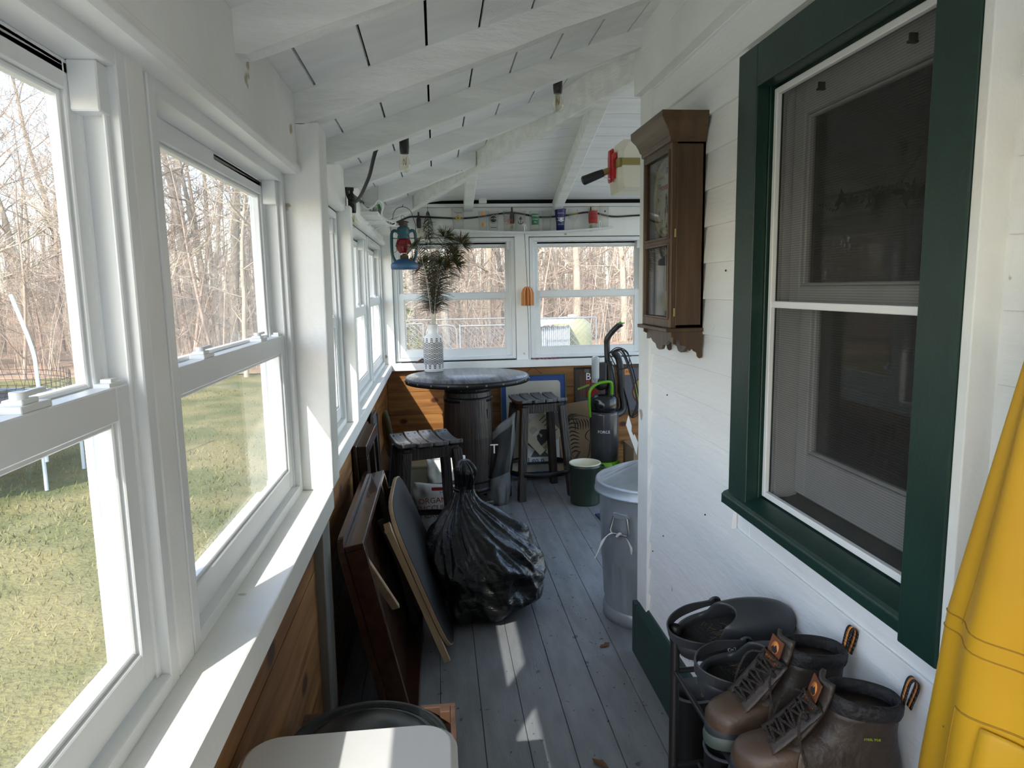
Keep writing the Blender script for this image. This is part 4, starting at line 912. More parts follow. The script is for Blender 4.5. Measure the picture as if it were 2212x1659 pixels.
# ---- single hanging feather left of the shelf
t = thing('hanging_feather', 'single dark peacock feather hanging on the far wall header', 'feather', (-.045, 5.64, 1.99))
m = MB(); m.tube([(0, 0, .25), (.005, 0, 0)], .0015, 5); m.build('quill', TXTB, t)
FEA = [mk('feather_dark', (.030, .024, .014), (.055, .05, .018), rough=.5, scale=30), mk('feather_bronze', (.13, .07, .03), (.08, .06, .02), rough=.45, scale=30), mk('feather_olive', (.12, .11, .03), (.07, .08, .02), rough=.45, scale=30), mk('feather_green', (.01, .09, .05), (.02, .06, .04), rough=.35, scale=30), mk('quill_cream', (.62, .58, .48), rough=.5), mk('eye_blue', (.01, .07, .22), rough=.3)]
r = random.Random(2); m = MB()
for i in range(150):
    z = r.uniform(.0, .22); s = r.choice((-1, 1)); L = .012 + .03 * math.sin(PI * z / .24); m.tube([(0, 0, z), (s * L * .6, r.uniform(-.01, .01), z - .02), (s * L, r.uniform(-.012, .012), z - .055)], [.0014, .001, .0004], 3, caps=False)
m.build('barbs', FEA[0], t)

# ---- vase
VASEW = mk('white_ceramic', (.74, .74, .72), rough=.3)
t = thing('patterned_vase', 'white vase with dark wave pattern on the barrel table', 'vase', (-.036, 5.36, .968))
VP = [(0, 0), (.068, 0), (.073, .005), (.074, .03), (.075, .235), (.074, .25), (.066, .27), (.045, .286), (.038, .297), (.0375, .345), (.042, .352), (.042, .36), (.036, .36), (.033, .35), (.033, .3), (0, .295)]
m = MB(); m.lathe(VP, 48); m.build('vase_body', VASEW, t)
m = MB()
NCOL = 12
def wave(z0, th, ro):
    """one row of arch and U strokes wrapped round the vase"""
    W_ = 2 * PI * .0755 / NCOL; pts = []
    for c_ in range(NCOL):
        x = c_ * W_
        for (u, v) in ((0, 0), (.01, .009), (.07, .016), (.16, .0185), (.34, .0185), (.43, .016), (.49, .009), (.5, 0), (.51, -.009), (.57, -.016), (.66, -.0185), (.84, -.0185), (.93, -.016), (.99, -.009)): pts.append((x + u * W_, z0 + v))
    P_ = [(ro * math.cos(-x / .0755), ro * math.sin(-x / .0755), z) for x, z in pts]; n_ = len(P_); vs = []; fs = []
    for p in P_: vs += [(p[0], p[1], p[2] - th), (p[0], p[1], p[2] + th)]
    for i in range(n_): j = (i + 1) % n_; fs.append((2 * i, 2 * j, 2 * j + 1, 2 * i + 1))
    m.add(vs, fs)
for row in range(5):
    for k in (-1, 0, 1): wave(.062 + row * .041 + k * .0125, .0032, .0758)
m.build('wave_pattern', mk('navy_glaze', (.012, .013, .03), rough=.3), t)
# ---- peacock feathers in the vase
FE = thing('peacock_feather', '', 'feather', (0, 0, 0))
bpy.data.objects.remove(FE)
def peacock(path, side, eye, label, seed, spread=.085, start=.16, eyeside=True):
    t = thing('peacock_feather', label, 'feather', path[0], 0, 'peacock feathers in the patterned vase')
    r = random.Random(seed); P_ = spline([V(p) - V(path[0]) for p in path], 10); N = len(P_)
    m = MB(); m.tube(P_, [.0032 - .0022 * i / N for i in range(N)], 6); m.build('quill', FEA[4], t)
    m = MB()
    for i in range(int(N * start), N):
        f = i / N; d = (P_[min(i + 1, N - 1)] - P_[i - 1]).normalized(); sx = d.cross(V((0, 1, 0))).normalized()
        for q in range(6):
            s = r.choice((-1, 1)) if side == 0 else (side if r.random() < .75 else -side)
            L = spread * (.55 + .6 * math.sin(PI * min(1, (f - start) / (1 - start) * .8 + .15))) * r.uniform(.7, 1.15); yv = r.uniform(-.5, .5)
            dr = r.uniform(.1, .7); p0 = P_[i] + d * r.uniform(-.008, .008); a = p0 + (sx * s + V((0, yv, 0)) + d * .7) * L * .5; b = p0 + (sx * s * 1.15 + V((0, yv * 1.4, 0)) + d * .45 - V((0, 0, dr * .5))) * L
            m.tube([p0, a, b], [.0014, .0013, .0006], 3, mi=(0 if r.random() < .72 else (1 if r.random() < .55 else 3)), caps=False)
    d = (P_[-1] - P_[-3]).normalized(); sx = d.cross(V((0, 1, 0))).normalized()
    if eye:      # fan round the eye
        for q in range(90):
            a = r.uniform(-1.9, 1.9); L = r.uniform(.05, .095); dd = (d * math.cos(a) + sx * math.sin(a) + V((0, r.uniform(-.35, .35), 0))); p0 = P_[-1] - d * .02
            m.tube([p0, p0 + dd * L * .6, p0 + dd * L + d * .006], [.003, .002, .0006], 3, mi=r.choice((1, 2, 2, 0)), caps=False)
    m.build('barbs', FEA, t)
    if eye:
        m = MB(); Tm = Mx.Translation(P_[-1]) @ (d.to_track_quat('Z', 'Y').to_matrix().to_4x4())
        m.ball((0, -.006, 0), .026, 14, 8, 2, T=Tm, sq=(1, .18, 1.15)); m.ball((0, -.009, -.004), .018, 14, 8, 3, T=Tm, sq=(1, .2, 1.1)); m.ball((0, -.0125, -.006), .011, 12, 8, 5, T=Tm, sq=(1, .2, 1)); m.build('eye_spot', FEA, t)
B = (-.036, 5.36, .975)
for path, side, eye, lb, sp, st in (
    ([B, (-.025, 5.35, 1.33), (0, 5.34, 1.6), (.04, 5.31, 1.85), (.085, 5.28, 2.0)], 0, 1, 'tallest peacock feather, its eye reaching the shelf', .10, .38),
    ([B, (-.018, 5.355, 1.33), (.03, 5.35, 1.6), (.12, 5.33, 1.82), (.215, 5.3, 1.95)], 1, 1, 'peacock feather arching to the right of the bunch', .10, .38),
    ([B, (-.03, 5.35, 1.33), (-.045, 5.33, 1.55), (-.075, 5.25, 1.75), (-.10, 5.2, 1.79)], -1, 1, 'short peacock feather with dark tip on the bunch\'s left', .085, .36),
    ([B, (-.02, 5.345, 1.33), (.0, 5.34, 1.55), (.05, 5.32, 1.75), (.15, 5.3, 1.87)], 1, 1, 'peacock feather with green eye below the right arching one', .10, .36),
    ([B, (-.04, 5.34, 1.33), (-.06, 5.25, 1.6), (-.095, 5.08, 1.82), (-.145, 4.74, 1.88)], -1, 1, 'peacock feather leaning forward with its eye over the lantern', .085, .4),
    ([B, (-.028, 5.365, 1.33), (-.03, 5.38, 1.55), (-.045, 5.4, 1.8), (-.05, 5.42, 2.08)], 0, 0, 'thin straight feather rising behind the bunch', .07, .38),
    ([B, (-.015, 5.36, 1.33), (.01, 5.37, 1.5), (.06, 5.38, 1.7), (.17, 5.36, 1.80)], 1, 1, 'lowest peacock feather on the right of the bunch', .11, .35),
    ([B, (-.035, 5.35, 1.33), (-.05, 5.35, 1.5), (-.06, 5.36, 1.7), (-.03, 5.36, 1.86)], -1, 0, 'bushy feather in the left half of the bunch', .11, .36),
    ([B, (-.022, 5.35, 1.33), (-.01, 5.34, 1.5), (.015, 5.33, 1.68), (.06, 5.3, 1.80)], 0, 1, 'dense middle feather in the heart of the bunch', .11, .36)):
    peacock(path, side, eye, lb, hash(lb) % 999 if 0 else len(lb) * 7, sp, st)

# ---- barrel table
STAIN = mk('dark_stained_oak', (.028, .017, .012), (.012, .008, .007), rough=.38, scale=3.5, st=(8, 8, .7), det=8, bump=.35, bscale=9, bst=(8, 8, .6))
TOPW = mk('dark_worn_tabletop', (.15, .15, .155), (.045, .042, .042), rough=.36, coat=.3, scale=4, st=(9, .5, 1), det=6, ramp=(.3, .66), bump=.3, bscale=8, bst=(9, .7, 1))
IRON = mk('black_iron', (.018, .018, .019), rough=.45, metal=.5)
STUD = mk('old_brass_stud', (.22, .19, .13), rough=.35, metal=.8)
t = thing('barrel_table', 'dark wooden barrel table with iron-banded round top', 'table', (.208, 5.08, 0))
m = MB(); m.lathe([(0, .925), (.446, .925), (.448, .93), (.448, .960), (.442, .968), (0, .968)], 72); m.build('tabletop', TOPW, t)
m = MB(); m.lathe([(.447, .922), (.453, .922), (.453, .962), (.447, .962)], 72); band = m.build('metal_band', IRON, t)
m = MB()
for k in range(22): a = 2 * PI * k / 22 + .1; m.ball((.453 * math.cos(a), .453 * math.sin(a), .942), .0075, 8, 5)
m.build('studs', STUD, band)
m = MB(); bp = [(.168, .10), (.175, .2), (.185, .4), (.188, .52), (.185, .64), (.176, .8), (.165, .925)]; m.lathe([(0, .10)] + bp + [(0, .925)], 26, smooth=False); m.build('barrel_body', STAIN, t)
for z, rr in ((.87, .171), (.80, .1775), (.2, .1765), (.13, .172)):
    m = MB(); m.lathe([(rr - .002, z - .018), (rr + .003, z - .018), (rr + .001, z + .018), (rr - .003, z + .018)], 40); 
    for k in range(10): a = 2 * PI * k / 10; m.ball(((rr + .002) * math.cos(a), (rr + .002) * math.sin(a), z), .005, 6, 4, 1)
    m.build('hoop', [IRON, STUD], t)
m = MB(); 
for i in range(len(bp) - 3): 
    (r0, z0_), (r1, z1_) = bp[i + 1], bp[i + 2]; 
    m.lathe([(r0 + .004, z0_), (r1 + .004, z1_)], 10, a0=-PI / 2 - .35, a1=-PI / 2 + .75, smooth=False)
dr = m.build('door', STAIN, t, solid=.008)
for z in (.32, .66):
    m = MB(); m.box(.126, .134, -.140, -.130, z, z + .07); m.build('hinge', IRON, dr)
for a in (0.35, .35 + PI / 2):
    m = MB(); c_, s_ = math.cos(a), math.sin(a); m.bar((-c_ * .33, -s_ * .33, .05), (c_ * .33, s_ * .33, .05), .09, .095); m.build('foot', STAIN, t, bevel=.012)
# ---- two stools of the same make
def stool(label, loc, rot, grp='barrel-stave stools'):
    t = thing('bar_stool', label, 'stool', loc, rot, grp)
    for k in range(4):
        m = MB(); xa_ = -.182 + k * .094; xb_ = xa_ + .082; pts = 12; vs = []; fs = []
        half = lambda x: math.sqrt(max(.19 ** 2 - max(abs(x) - .02, 0) ** 2, .004)) 
        L0 = half((xa_ + xb_) / 2 + (.03 if k == 0 else (-.03 if k == 3 else 0)))
        for i in range(pts + 1):
            f = i / pts * 2 - 1; y = f * L0; z = .742 + .022 * f * f
            vs += [(xa_, y, z - .024), (xb_, y, z - .024), (xb_, y, z), (xa_, y, z)]
        for i in range(pts): fs += [(4 * i + q, 4 * i + (q + 1) % 4, 4 * i + 4 + (q + 1) % 4, 4 * i + 4 + q) for q in range(4)]
        fs += [(3, 2, 1, 0), tuple(4 * pts + q for q in range(4))]
        m.add(vs, fs); sl = m.build('seat_stave', TOPW, t, bevel=.004, fixn=True)
        m = MB()
        for yy in (-.8, .8): 
            for xx_ in (xa_ + .02, xb_ - .02): m.ball((xx_, yy * L0, .742 + .022 * yy * yy), .0045, 6, 4)
        m.build('screw', IRON, sl)
    m = MB()
    for s in (-1, 1): m.box(-.165, .165, s * .12 - .016, s * .12 + .016, .655, .722); m.box(s * .135 - .016, s * .135 + .016, -.10, .10, .655, .722)
    m.build('apron', STAIN, t, bevel=.004)
    for sx in (-1, 1):
        for sy in (-1, 1):
            m = MB(); q = .028; m.hexa([(sx * .205 - q, sy * .19 - q, 0), (sx * .205 + q, sy * .19 - q, 0), (sx * .205 + q, sy * .19 + q, 0), (sx * .205 - q, sy * .19 + q, 0)], [(sx * .15 - q, sy * .125 - q, .705), (sx * .15 + q, sy * .125 - q, .705), (sx * .15 + q, sy * .125 + q, .705), (sx * .15 - q, sy * .125 + q, .705)]); m.build('leg', STAIN, t, bevel=.004)
    m = MB(); m.lathe([(.268, .185), (.274, .185), (.274, .222), (.268, .222)], 48); m.build('foot_ring', IRON, t)
    return t
stool('dark stave-seat bar stool in the corner by the posters', (.752, 5.26, 0), math.radians(12))
stool('dark stave-seat bar stool nearer the camera, left of the barrel table', (-.092, 4.1, -.035), math.radians(16))
# ================================================================ THINGS STACKED ALONG THE FAR WALL
def panel_thing(name, label, cat, TLx, TLz, w, h, lean, y_top, rotz=0, thick=.018, group=None):
    """flat framed thing: local x to the right, local z up, front face at y=0 looking to -y, leaning back by lean"""
    return thing(name, label, cat, (TLx, y_top, TLz - h), (-lean, 0, rotz), group)
BLUEP = mk('blue_sign_border', (.012, .06, .25), rough=.4); PAPER = mk('cream_paper', (.58, .56, .48), (.5, .48, .41), rough=.7, scale=4)
FRAMEK = mk('black_frame', (.02, .019, .018), rough=.35); FRAMEO = mk('olive_frame', (.09, .08, .04), rough=.4); FRAMEB = mk('brown_frame', (.11, .055, .022), rough=.4)
GREYP = mk('grey_panel', (.10, .10, .11), rough=.6)
def rrect(x0, x1, z0, z1, r, n=6):
    out = []
    for cx, cz, a0 in ((x1 - r, z1 - r, 0), (x0 + r, z1 - r, 90), (x0 + r, z0 + r, 180), (x1 - r, z0 + r, 270)):
        for k in range(n + 1): a = math.radians(a0 + 90 * k / n); out.append((cx + r * math.cos(a), cz + r * math.sin(a)))
    return out
def picture_frame(t, w, h, fw, mat, d=.02):
    m = MB(); m.box(0, fw, -d, 0, 0, h); m.box(w - fw, w, -d, 0, 0, h); m.box(fw, w - fw, -d, 0, 0, fw); m.box(fw, w - fw, -d, 0, h - fw, h); return m.build('frame', mat, t, bevel=.003)
XZ = Mx(((1, 0, 0, 0), (0, 0, -1, 0), (0, 1, 0, 0), (0, 0, 0, 1)))           # text lying in xz, facing -y
# big white sign with blue border
t = thing('framed_sign', 'white sign with blue border in an olive frame, leaning behind the far stool', 'sign', (.497, 5.60, .02), (-.075, 0, math.radians(.5)))
w_, h_ = .555, .865
picture_frame(t, w_, h_, .012, FRAMEO)
m = MB(); m.box(.01, w_ - .01, -.012, -.004, .01, h_ - .01); b_ = m.build('blue_border', BLUEP, t)
m = MB(); m.prism(rrect(.05, w_ - .05, .05, h_ - .055, .03), -.0145, -.012, 'y'); m.build('cream_field', PAPER, t)
m = MB(); m.tube([(.20, -.002, h_ - .005), (.28, .005, h_ + .065), (.36, -.002, h_ - .005)], .0022, 6); m.build('hanging_chain', IRON, t)
# poster with grey cross band and newspaper clipping
t = thing('poster', 'white poster with grey diagonal band and blue words along its foot', 'poster', (.665, 5.50, .16), (-.07, 0, 0))
m = MB(); m.box(0, .30, -.006, 0, 0, .5); m.build('sheet', mk('white_sheet', (.66, .68, .68), rough=.5), t)
m = MB(); m.add([(.06, -.0068, .06), (.28, -.0068, .44), (.30, -.0068, .40), (.30, -.0068, .28), (.16, -.0068, .06)], [(0, 1, 2, 3, 4)]); m.add([(.0, -.0072, .20), (.0, -.0072, .30), (.22, -.0072, .06), (.16, -.0072, .06)], [(3, 2, 1, 0)]); m.build('grey_band', GREYP, t)
m = MB(); put_text(m, 'I go n', .06, Mx.Translation((.105, -.0075, .033)) @ XZ); m.build('lettering', mk('blue_ink', (.01, .03, .16), rough=.6), t)
m = MB(); m.box(0, .33, -.012, 0, 0, .02); m.build('black_foot_rail', BLK, t)
t = thing('newspaper_clipping', 'tilted newspaper clipping with an engraved bearded man on the white poster', 'clipping', (.80, 5.472, .24), (-.07, math.radians(-42), 0))
m = MB(); m.box(0, .26, -.004, 0, 0, .26); m.build('paper', mk('yellowed_paper', (.52, .47, .36), (.46, .41, .3), rough=.8, scale=9), t)
m = MB(); m.prism([(.06, .05), (.17, .05), (.185, .12), (.15, .15), (.10, .15), (.07, .11)], -.0052, -.004, 'y', 0); m.prism([(.10 + .03 * math.cos(a), .185 + .04 * math.sin(a)) for a in [k * PI / 8 for k in range(16)]], -.0052, -.004, 'y', 1)
m.prism([(.10 + .036 * math.cos(a), .165 + .028 * math.sin(a)) for a in [PI + k * PI / 8 for k in range(9)]], -.0058, -.0052, 'y', 2); m.prism([(.105, .10), (.13, .11), (.115, .145)], -.0058, -.0052, 'y', 1)
for k in range(6): m.box(.19, .25, -.0047, -.004, .06 + .03 * k, .066 + .03 * k, 0)
for k, s in enumerate(('GOLD', 'MINER')): put_text(m, s, .034, Mx.Translation((.11, -.0048, .034 - .022 * k)) @ XZ)
m.build('engraving', [TXTB, mk('engraved_grey', (.36, .33, .26), rough=.8), mk('engraved_pale', (.55, .52, .44), rough=.8)], t)
# cardboard with drawn tiger
CARD = mk('brown_cardboard', (.34, .24, .15), (.29, .20, .12), rough=.8, scale=6)
t = thing('cardboard_drawing', 'brown cardboard with a black brushed striped animal drawing', 'drawing', (1.005, 5.50, .075), (-.10, math.radians(-8), 0))
m = MB(); m.box(0, .42, -.005, 0, 0, .56); m.build('cardboard_sheet', CARD, t)
m = MB(); r = random.Random(4)
def stroke(pts, w_): 
    P_ = spline([(a, -.0058, b) for a, b in pts], 6); n_ = len(P_); vs = []
    for i, p in enumerate(P_):
        d = (P_[min(i + 1, n_ - 1)] - P_[max(i - 1, 0)]).normalized(); q = V((-d.z, 0, d.x)) * w_ * (.35 + .65 * math.sin(PI * i / (n_ - 1))); vs += [p - q, p + q]
    m.add(vs, [(2 * i, 2 * i + 2, 2 * i + 3, 2 * i + 1) for i in range(n_ - 1)])
stroke([(.10, .10), (.07, .2), (.07, .32), (.11, .42), (.19, .45), (.27, .42)], .004)
stroke([(.13, .08), (.10, .06), (.16, .055), (.24, .06)], .006); stroke([(.2, .07), (.23, .13), (.25, .22)], .004)
for k in range(9): z = .15 + .033 * k; stroke([(.078 + .004 * (k % 2), z), (.12, z + .015), (.155 + .004 * k, z - .005 + .012 * math.sin(k))], .006)
for k in range(6): x = .14 + .022 * k; stroke([(x, .43 - .004 * k), (x + .012, .38), (x + .006, .33)], .005)
for k in range(5): stroke([(.10 + .01 * k, .11 + .01 * k), (.13 + .008 * k, .10 + .012 * k)], .005)
stroke([(.25, .22), (.22, .26), (.24, .30), (.28, .32)], .004); stroke([(.24, .18), (.28, .17), (.31, .2), (.3, .26)], .004); stroke([(.30, .07), (.33, .16), (.34, .26)], .003)
m.build('brush_strokes', TXTB, t)
m = MB(); m.add([(.055 + .0 * k, -.0055, .36) for k in range(1)] + [(.05, -.0055, .38), (.075, -.0055, .45), (.13, -.0055, .475), (.19, -.0055, .465), (.12, -.0055, .44), (.09, -.0055, .40)], [(0, 6, 5, 4, 3, 2, 1)]); m.build('grey_wash', mk('charcoal_smudge', (.08, .065, .05), rough=.9), t)
t = thing('cardboard_sheet', 'plain tan cardboard corner behind the far stool', 'cardboard', (.90, 5.535, .10), (-.05, math.radians(14), 0))
m = MB(); m.box(0, .20, -.004, 0, 0, .56); m.build('sheet', mk('tan_card', (.46, .38, .26), rough=.8), t)
# beer sign
t = thing('beer_sign', 'black framed beer picture on the far wall left of the vacuum handle', 'sign', (1.125, 5.695, .592), (0, 0, 0))
picture_frame(t, .34, .335, .016, FRAMEK, .022)
m = MB(); m.box(.012, .33, -.014, -.004, .012, .323); m.build('picture_field', mk('brown_striped_print', (.10, .062, .042), (.045, .03, .025), rough=.35, scale=9, st=(9, 1, .3)), t)
m = MB(); put_text(m, 'BEER', .085, Mx.Translation((.19, -.0155, .252)) @ XZ, 0, .001); put_text(m, 'BEER', .075, Mx.Translation((.18, -.0153, .205)) @ XZ, 1, .001); m.box(.09, .13, -.0155, -.014, .29, .318, 2); m.build('lettering', [TXTW, TXTR, METAL], t)
m = MB(); m.box(.02, .32, -.0152, -.014, .02, .075, 0); m.prism([(.155 + .05 * math.cos(a), .11 + .04 * math.sin(a)) for a in [k * PI / 8 for k in range(16)]], -.016, -.014, 'y', 1); m.bar((.03, -.0165, .15), (.13, -.0165, .185), .006, .016, 2, upv=(0, 0, 1)); m.build('picture_detail', [mk('grey_green_print', (.05, .065, .06), rough=.4), mk('dark_red_print', (.20, .012, .012), rough=.35), mk('lime_print', (.16, .28, .04), rough=.4)], t)
# round emblem picture
t = thing('framed_picture', 'brown framed picture with a tree in a round emblem, right of the vacuum', 'picture', (1.505, 5.695, .515), (0, 0, 0))
picture_frame(t, .48, .425, .03, FRAMEB, .022)
m = MB(); m.box(.028, .452, -.012, -.004, .028, .397); m.build('grey_mat', mk('slate_mat', (.12, .12, .15), (.10, .10, .12), rough=.6), t)
m = MB(); cxx, czz = .255, .195
for rr, y_, mi in ((.135, -.0135, 0), (.124, -.0145, 1)): m.prism([(cxx + rr * math.cos(a), czz + rr * math.sin(a)) for a in [k * PI / 24 for k in range(48)]], y_, -.012, 'y', mi)
r = random.Random(8)
for k in range(34): a = r.uniform(0, 6.28); q = r.uniform(0, .075); s_ = r.uniform(.008, .02); cx_, cz_ = cxx + .02 + q * math.cos(a), czz + .015 + .5 * q * math.sin(a); m.prism([(cx_ + s_ * math.cos(b) * 1.4, cz_ + s_ * math.sin(b) * .6) for b in [j * PI / 4 for j in range(8)]], -.0155, -.0145, 'y', 2)
m.box(cxx + .01, cxx + .022, -.0155, -.0145, czz - .09, czz + .02, 2); m.box(cxx - .07, cxx + .09, -.0155, -.0145, czz - .098, czz - .085, 2)
m.build('round_emblem', [mk('maroon_ring', (.12, .012, .02), rough=.5), mk('yellow_green_field', (.30, .29, .04), rough=.5), mk('dark_tree_print', (.02, .035, .02), rough=.5)], t)
m = MB(); m.box(.055, .11, -.0135, -.012, .335, .385); m.build('orange_tag', TXTO, t); 
m = MB(); put_text(m, 'P/S', .03, Mx.Translation((.083, -.0142, .36)) @ XZ); m.build('tag_writing', TXTB, t)
# cardboard scrap leaning low right of the vacuum
t = thing('cardboard_box', 'open brown cardboard carton behind the trash can', 'carton', (1.63, 5.2, 0))
m = MB(); m.box(-.17, .17, -.15, -.145, 0, .36); m.box(-.17, .17, .145, .15, 0, .36); m.box(-.17, -.165, -.145, .145, 0, .36); m.box(.165, .17, -.145, .145, 0, .36); m.box(-.165, .165, -.145, .145, 0, .005); m.build('carton_body', CARD, t)
m = MB(); m.hexa([(-.17, -.15, .36), (.17, -.15, .36), (.17, -.145, .36), (-.17, -.145, .36)], [(-.15, -.25, .45), (.2, -.25, .45), (.2, -.245, .45), (-.15, -.245, .45)]); m.build('flap', CARD, t)
# plastic shopping bag with T
t = thing('printed_sack', 'crumpled grey sack with a black panel and letter T beside the barrel', 'sack', (.405, 5.02, .0))
def sackf(u, v):
    a = 2 * PI * u; z = .60 * v; sq = 1 - .75 * v ** 1.5; w_ = .085 + .02 * v
    n_ = mnoise.noise(V((math.cos(a) * 2, math.sin(a) * 2, z * 6))) * .018
    return (w_ * math.cos(a) + n_ + .045 * v, .07 * sq * math.sin(a) + n_, z + .03 * v * math.sin(a * 1.0 + 2) + .06 * v * math.cos(a))
m = MB(); m.grid(40, 26, sackf, wrap=True); m.build('sack_body', mk('grey_poly', (.15, .155, .155), (.10, .105, .105), rough=.3, scale=10), t, solid=.001)
m = MB()
def pan_(u, v):
    a = -PI / 2 + lerp(-1.0, 1.0, u); z = lerp(.22, .53, v); p = V(sackf((a / (2 * PI)) % 1, z / .60)); return p + V((0, -.004, 0))
m.grid(14, 14, pan_); m.build('black_panel', BLK, t)
m = MB(); put_text(m, 'T', .10, Mx.Translation((-.02, -.075, .43)) @ XZ); m.build('letter', TXTW, t)
# ---- vacuum cleaner
LIME = mk('lime_plastic', (.12, .34, .01), rough=.3); SMOKE = mk('smoked_plastic', (.035, .037, .04), (.05, .05, .052), rough=.2, scale=5)
t = thing('upright_vacuum', 'black and lime green upright vacuum cleaner with coiled cord', 'vacuum cleaner', (1.29, 5.30, 0))
m = MB(); m.hexa([(-.16, -.20, 0), (.16, -.20, 0), (.16, .1, 0), (-.16, .1, 0)], [(-.14, -.17, .07), (.14, -.17, .07), (.12, .08, .13), (-.12, .08, .13)]); m.build('floor_head', BLK, t, bevel=.02)
m = MB(); m.lathe([(0, .13), (.118, .13), (.125, .15), (.122, .21), (.112, .225), (0, .225)], 36); m.box(.02, .10, -.14, -.09, .15, .195); m.build('green_collar', LIME, t, bevel=.004)
m = MB(); m.lathe([(0, .225), (.106, .225), (.110, .30), (.116, .60), (.112, .62), (0, .62)], 36); b_ = m.build('dust_bin', SMOKE, t)
m = MB(); 
vs, fs = text_geo('FORCE', .032); out = [(.1135 * math.cos(-PI / 2 - .25 + p.x / .1135), .1135 * math.sin(-PI / 2 - .25 + p.x / .1135), .47 + p.y) for p in vs]; m.add(out, fs); m.build('lettering', TXTW, b_)
m = MB(); m.lathe([(0, .62), (.104, .62), (.108, .66), (.105, .72), (.085, .745), (.04, .755), (0, .757)], 36); m.build('bin_lid', BLKG, t)
m = MB(); m.tube(spline([(-.118, -.03, .58), (-.125, -.03, .70), (-.118, -.03, .79), (-.06, -.03, .84), (.03, -.03, .855), (.055, -.02, .83), (.06, 0, .74)], 6), .014, 10, flat=.8); m.build('carry_handle', LIME, t)
m = MB(); m.tube(spline([(.08, .09, .1), (.09, .085, .4), (.075, .09, .8), (.055, .10, 1.0)], 5), [.05, .055, .055, .05, .05, .05, .05, .05, .05, .045, .045, .045, .042, .04, .036, .034], 14); m.build('spine', BLK, t)
m = MB(); m.tube(spline([(.055, .10, .96), (.05, .11, 1.12), (.055, .10, 1.19), (.12, .07, 1.275), (.155, .05, 1.30)], 6), [.024] * 13 + [.022] * 12, 14); h_ = m.build('handle_tube', BLK, t)
m = MB(); m.box(.12, .175, .03, .075, 1.302, 1.310); m.build('handle_cap', LIME, h_, bevel=.003)
m = MB(); m.box(-.055, .03, .02, .09, .80, 1.0); m.ball((-.015, .05, .83), .055, 14, 8); m.build('motor_head', BLK, t, bevel=.015)
m = MB(); m.grid(14, 8, lambda u, v: (-.05 - .035 * math.sin(PI * u) + .0, .055 + .045 * math.cos(PI * u), lerp(.84, 1.04, v) - 0)); m.box(-.085, -.03, .01, .09, .86, 1.05); m.build('clear_lens_cover', mk('silver_plastic', (.42, .45, .46), rough=.2, metal=.3), t, bevel=.02)
m = MB(); P_ = spline([(.09, .05, 1.08), (.13, .05, 1.02), (.145, .04, .9), (.155, .04, .75), (.165, .03, .64), (.13, .0, .60), (.06, -.05, .59)], 14); m.tube(P_, [.026 + .0025 * (k % 2) for k in range(len(P_))], 12); m.build('hose', BLK, t)
m = MB(); r = random.Random(6)
for k in range(7):
    a = r.uniform(-.03, .03); q = r.uniform(0, .05)
    m.tube(spline([(.05, .05, 1.07), (.13 + q, .02 + a, 1.09 + .5 * a), (.19 + q, 0 + a, .96), (.24 + q, a, .78 - q), (.26 + q * .8, a, .60 + r.uniform(-.05, .1)), (.22, a, .56), (.19, .02 + a, .7), (.13, .03, .9), (.06, .06, 1.06)], 6), .0042, 6)
m.tube(spline([(.04, .03, 1.07), (.1, -.02, 1.12), (.18, -.03, 1.08), (.19, -.02, .98), (.12, 0, .95), (.02, .04, 1.02)], 6), .0042, 6)
m.build('power_cord', BLK, t)
# ---- green bucket
BKT = mk('dark_green_enamel', (.015, .028, .018), (.02, .034, .022), rough=.35, scale=6)
t = thing('bucket', 'dark green bucket with cream inside, by the far stool', 'bucket', (1.055, 4.93, 0))
m = MB(); m.lathe([(0, 0), (.105, 0), (.108, .005), (.108, .012), (.112, .27), (.118, .275), (.119, .288), (.116, .292), (.116, .298)], 40); m.build('bucket_body', BKT, t)
m = MB(); m.lathe([(.116, .299), (.119, .303), (.117, .308), (.110, .308), (.107, .302), (.105, .24), (.104, .05), (0, .048)], 40); m.build('cream_lining', CREAM, t)
for s in (-1, 1):
    m = MB(); m.tube(spline([(s * .112, -.03, .26), (s * .14, -.035, .272), (s * .148, 0, .262), (s * .14, .035, .27), (s * .112, .03, .26)], 4), .008, 8); m.build('ear_handle', BLK, t)
# ---- galvanised trash can
GALV = mk('galvanised_steel', (.40, .45, .50), (.30, .345, .385), rough=.42, metal=.55, scale=7, st=(1, 1, .4), bump=.12, bscale=18, rvar=.1)
t = thing('trash_can', 'galvanised steel trash can with domed lid at the house corner', 'trash can', (.985, 3.16, 0))
m = MB()
def canf(u, v):
    z = lerp(.06, .63, v); rr = lerp(.205, .232, v); a = 2 * PI * u; rib = .004 * (1 if math.sin(a * 20) > .2 else 0) * (1 if .05 < v < .80 else 0)
    return (( rr + rib) * math.cos(a), (rr + rib) * math.sin(a), z)
m.grid(160, 24, canf, wrap=True); m.lathe([(0, .02), (.203, .02), (.207, .0), (.214, 0), (.216, .03), (.213, .055), (.208, .06), (.206, .065)], 64); m.lathe([(.231, .62), (.236, .625), (.236, .64), (.231, .645), (.225, .64), (.225, .3)], 64); m.build('can_body', GALV, t)
m = MB()
def lidf(u, v):
    a = 2 * PI * u; rr = .246 * (1 - v); z = .685 + .085 * (1 - (rr / .246) ** 1.35); cr = .0035 * mnoise.noise(V((math.cos(a) * 9, math.sin(a) * 9, rr * 6))) * (1 if .1 < v < .8 else 0)
    return (max(rr, .0001) * math.cos(a), max(rr, .0001) * math.sin(a), z + cr)
m.grid(96, 20, lidf, wrap=True); m.lathe([(.252, .625), (.257, .628), (.257, .635), (.253, .639), (.252, .672), (.250, .682), (.246, .686)], 72); lid = m.build('lid', GALV, t)
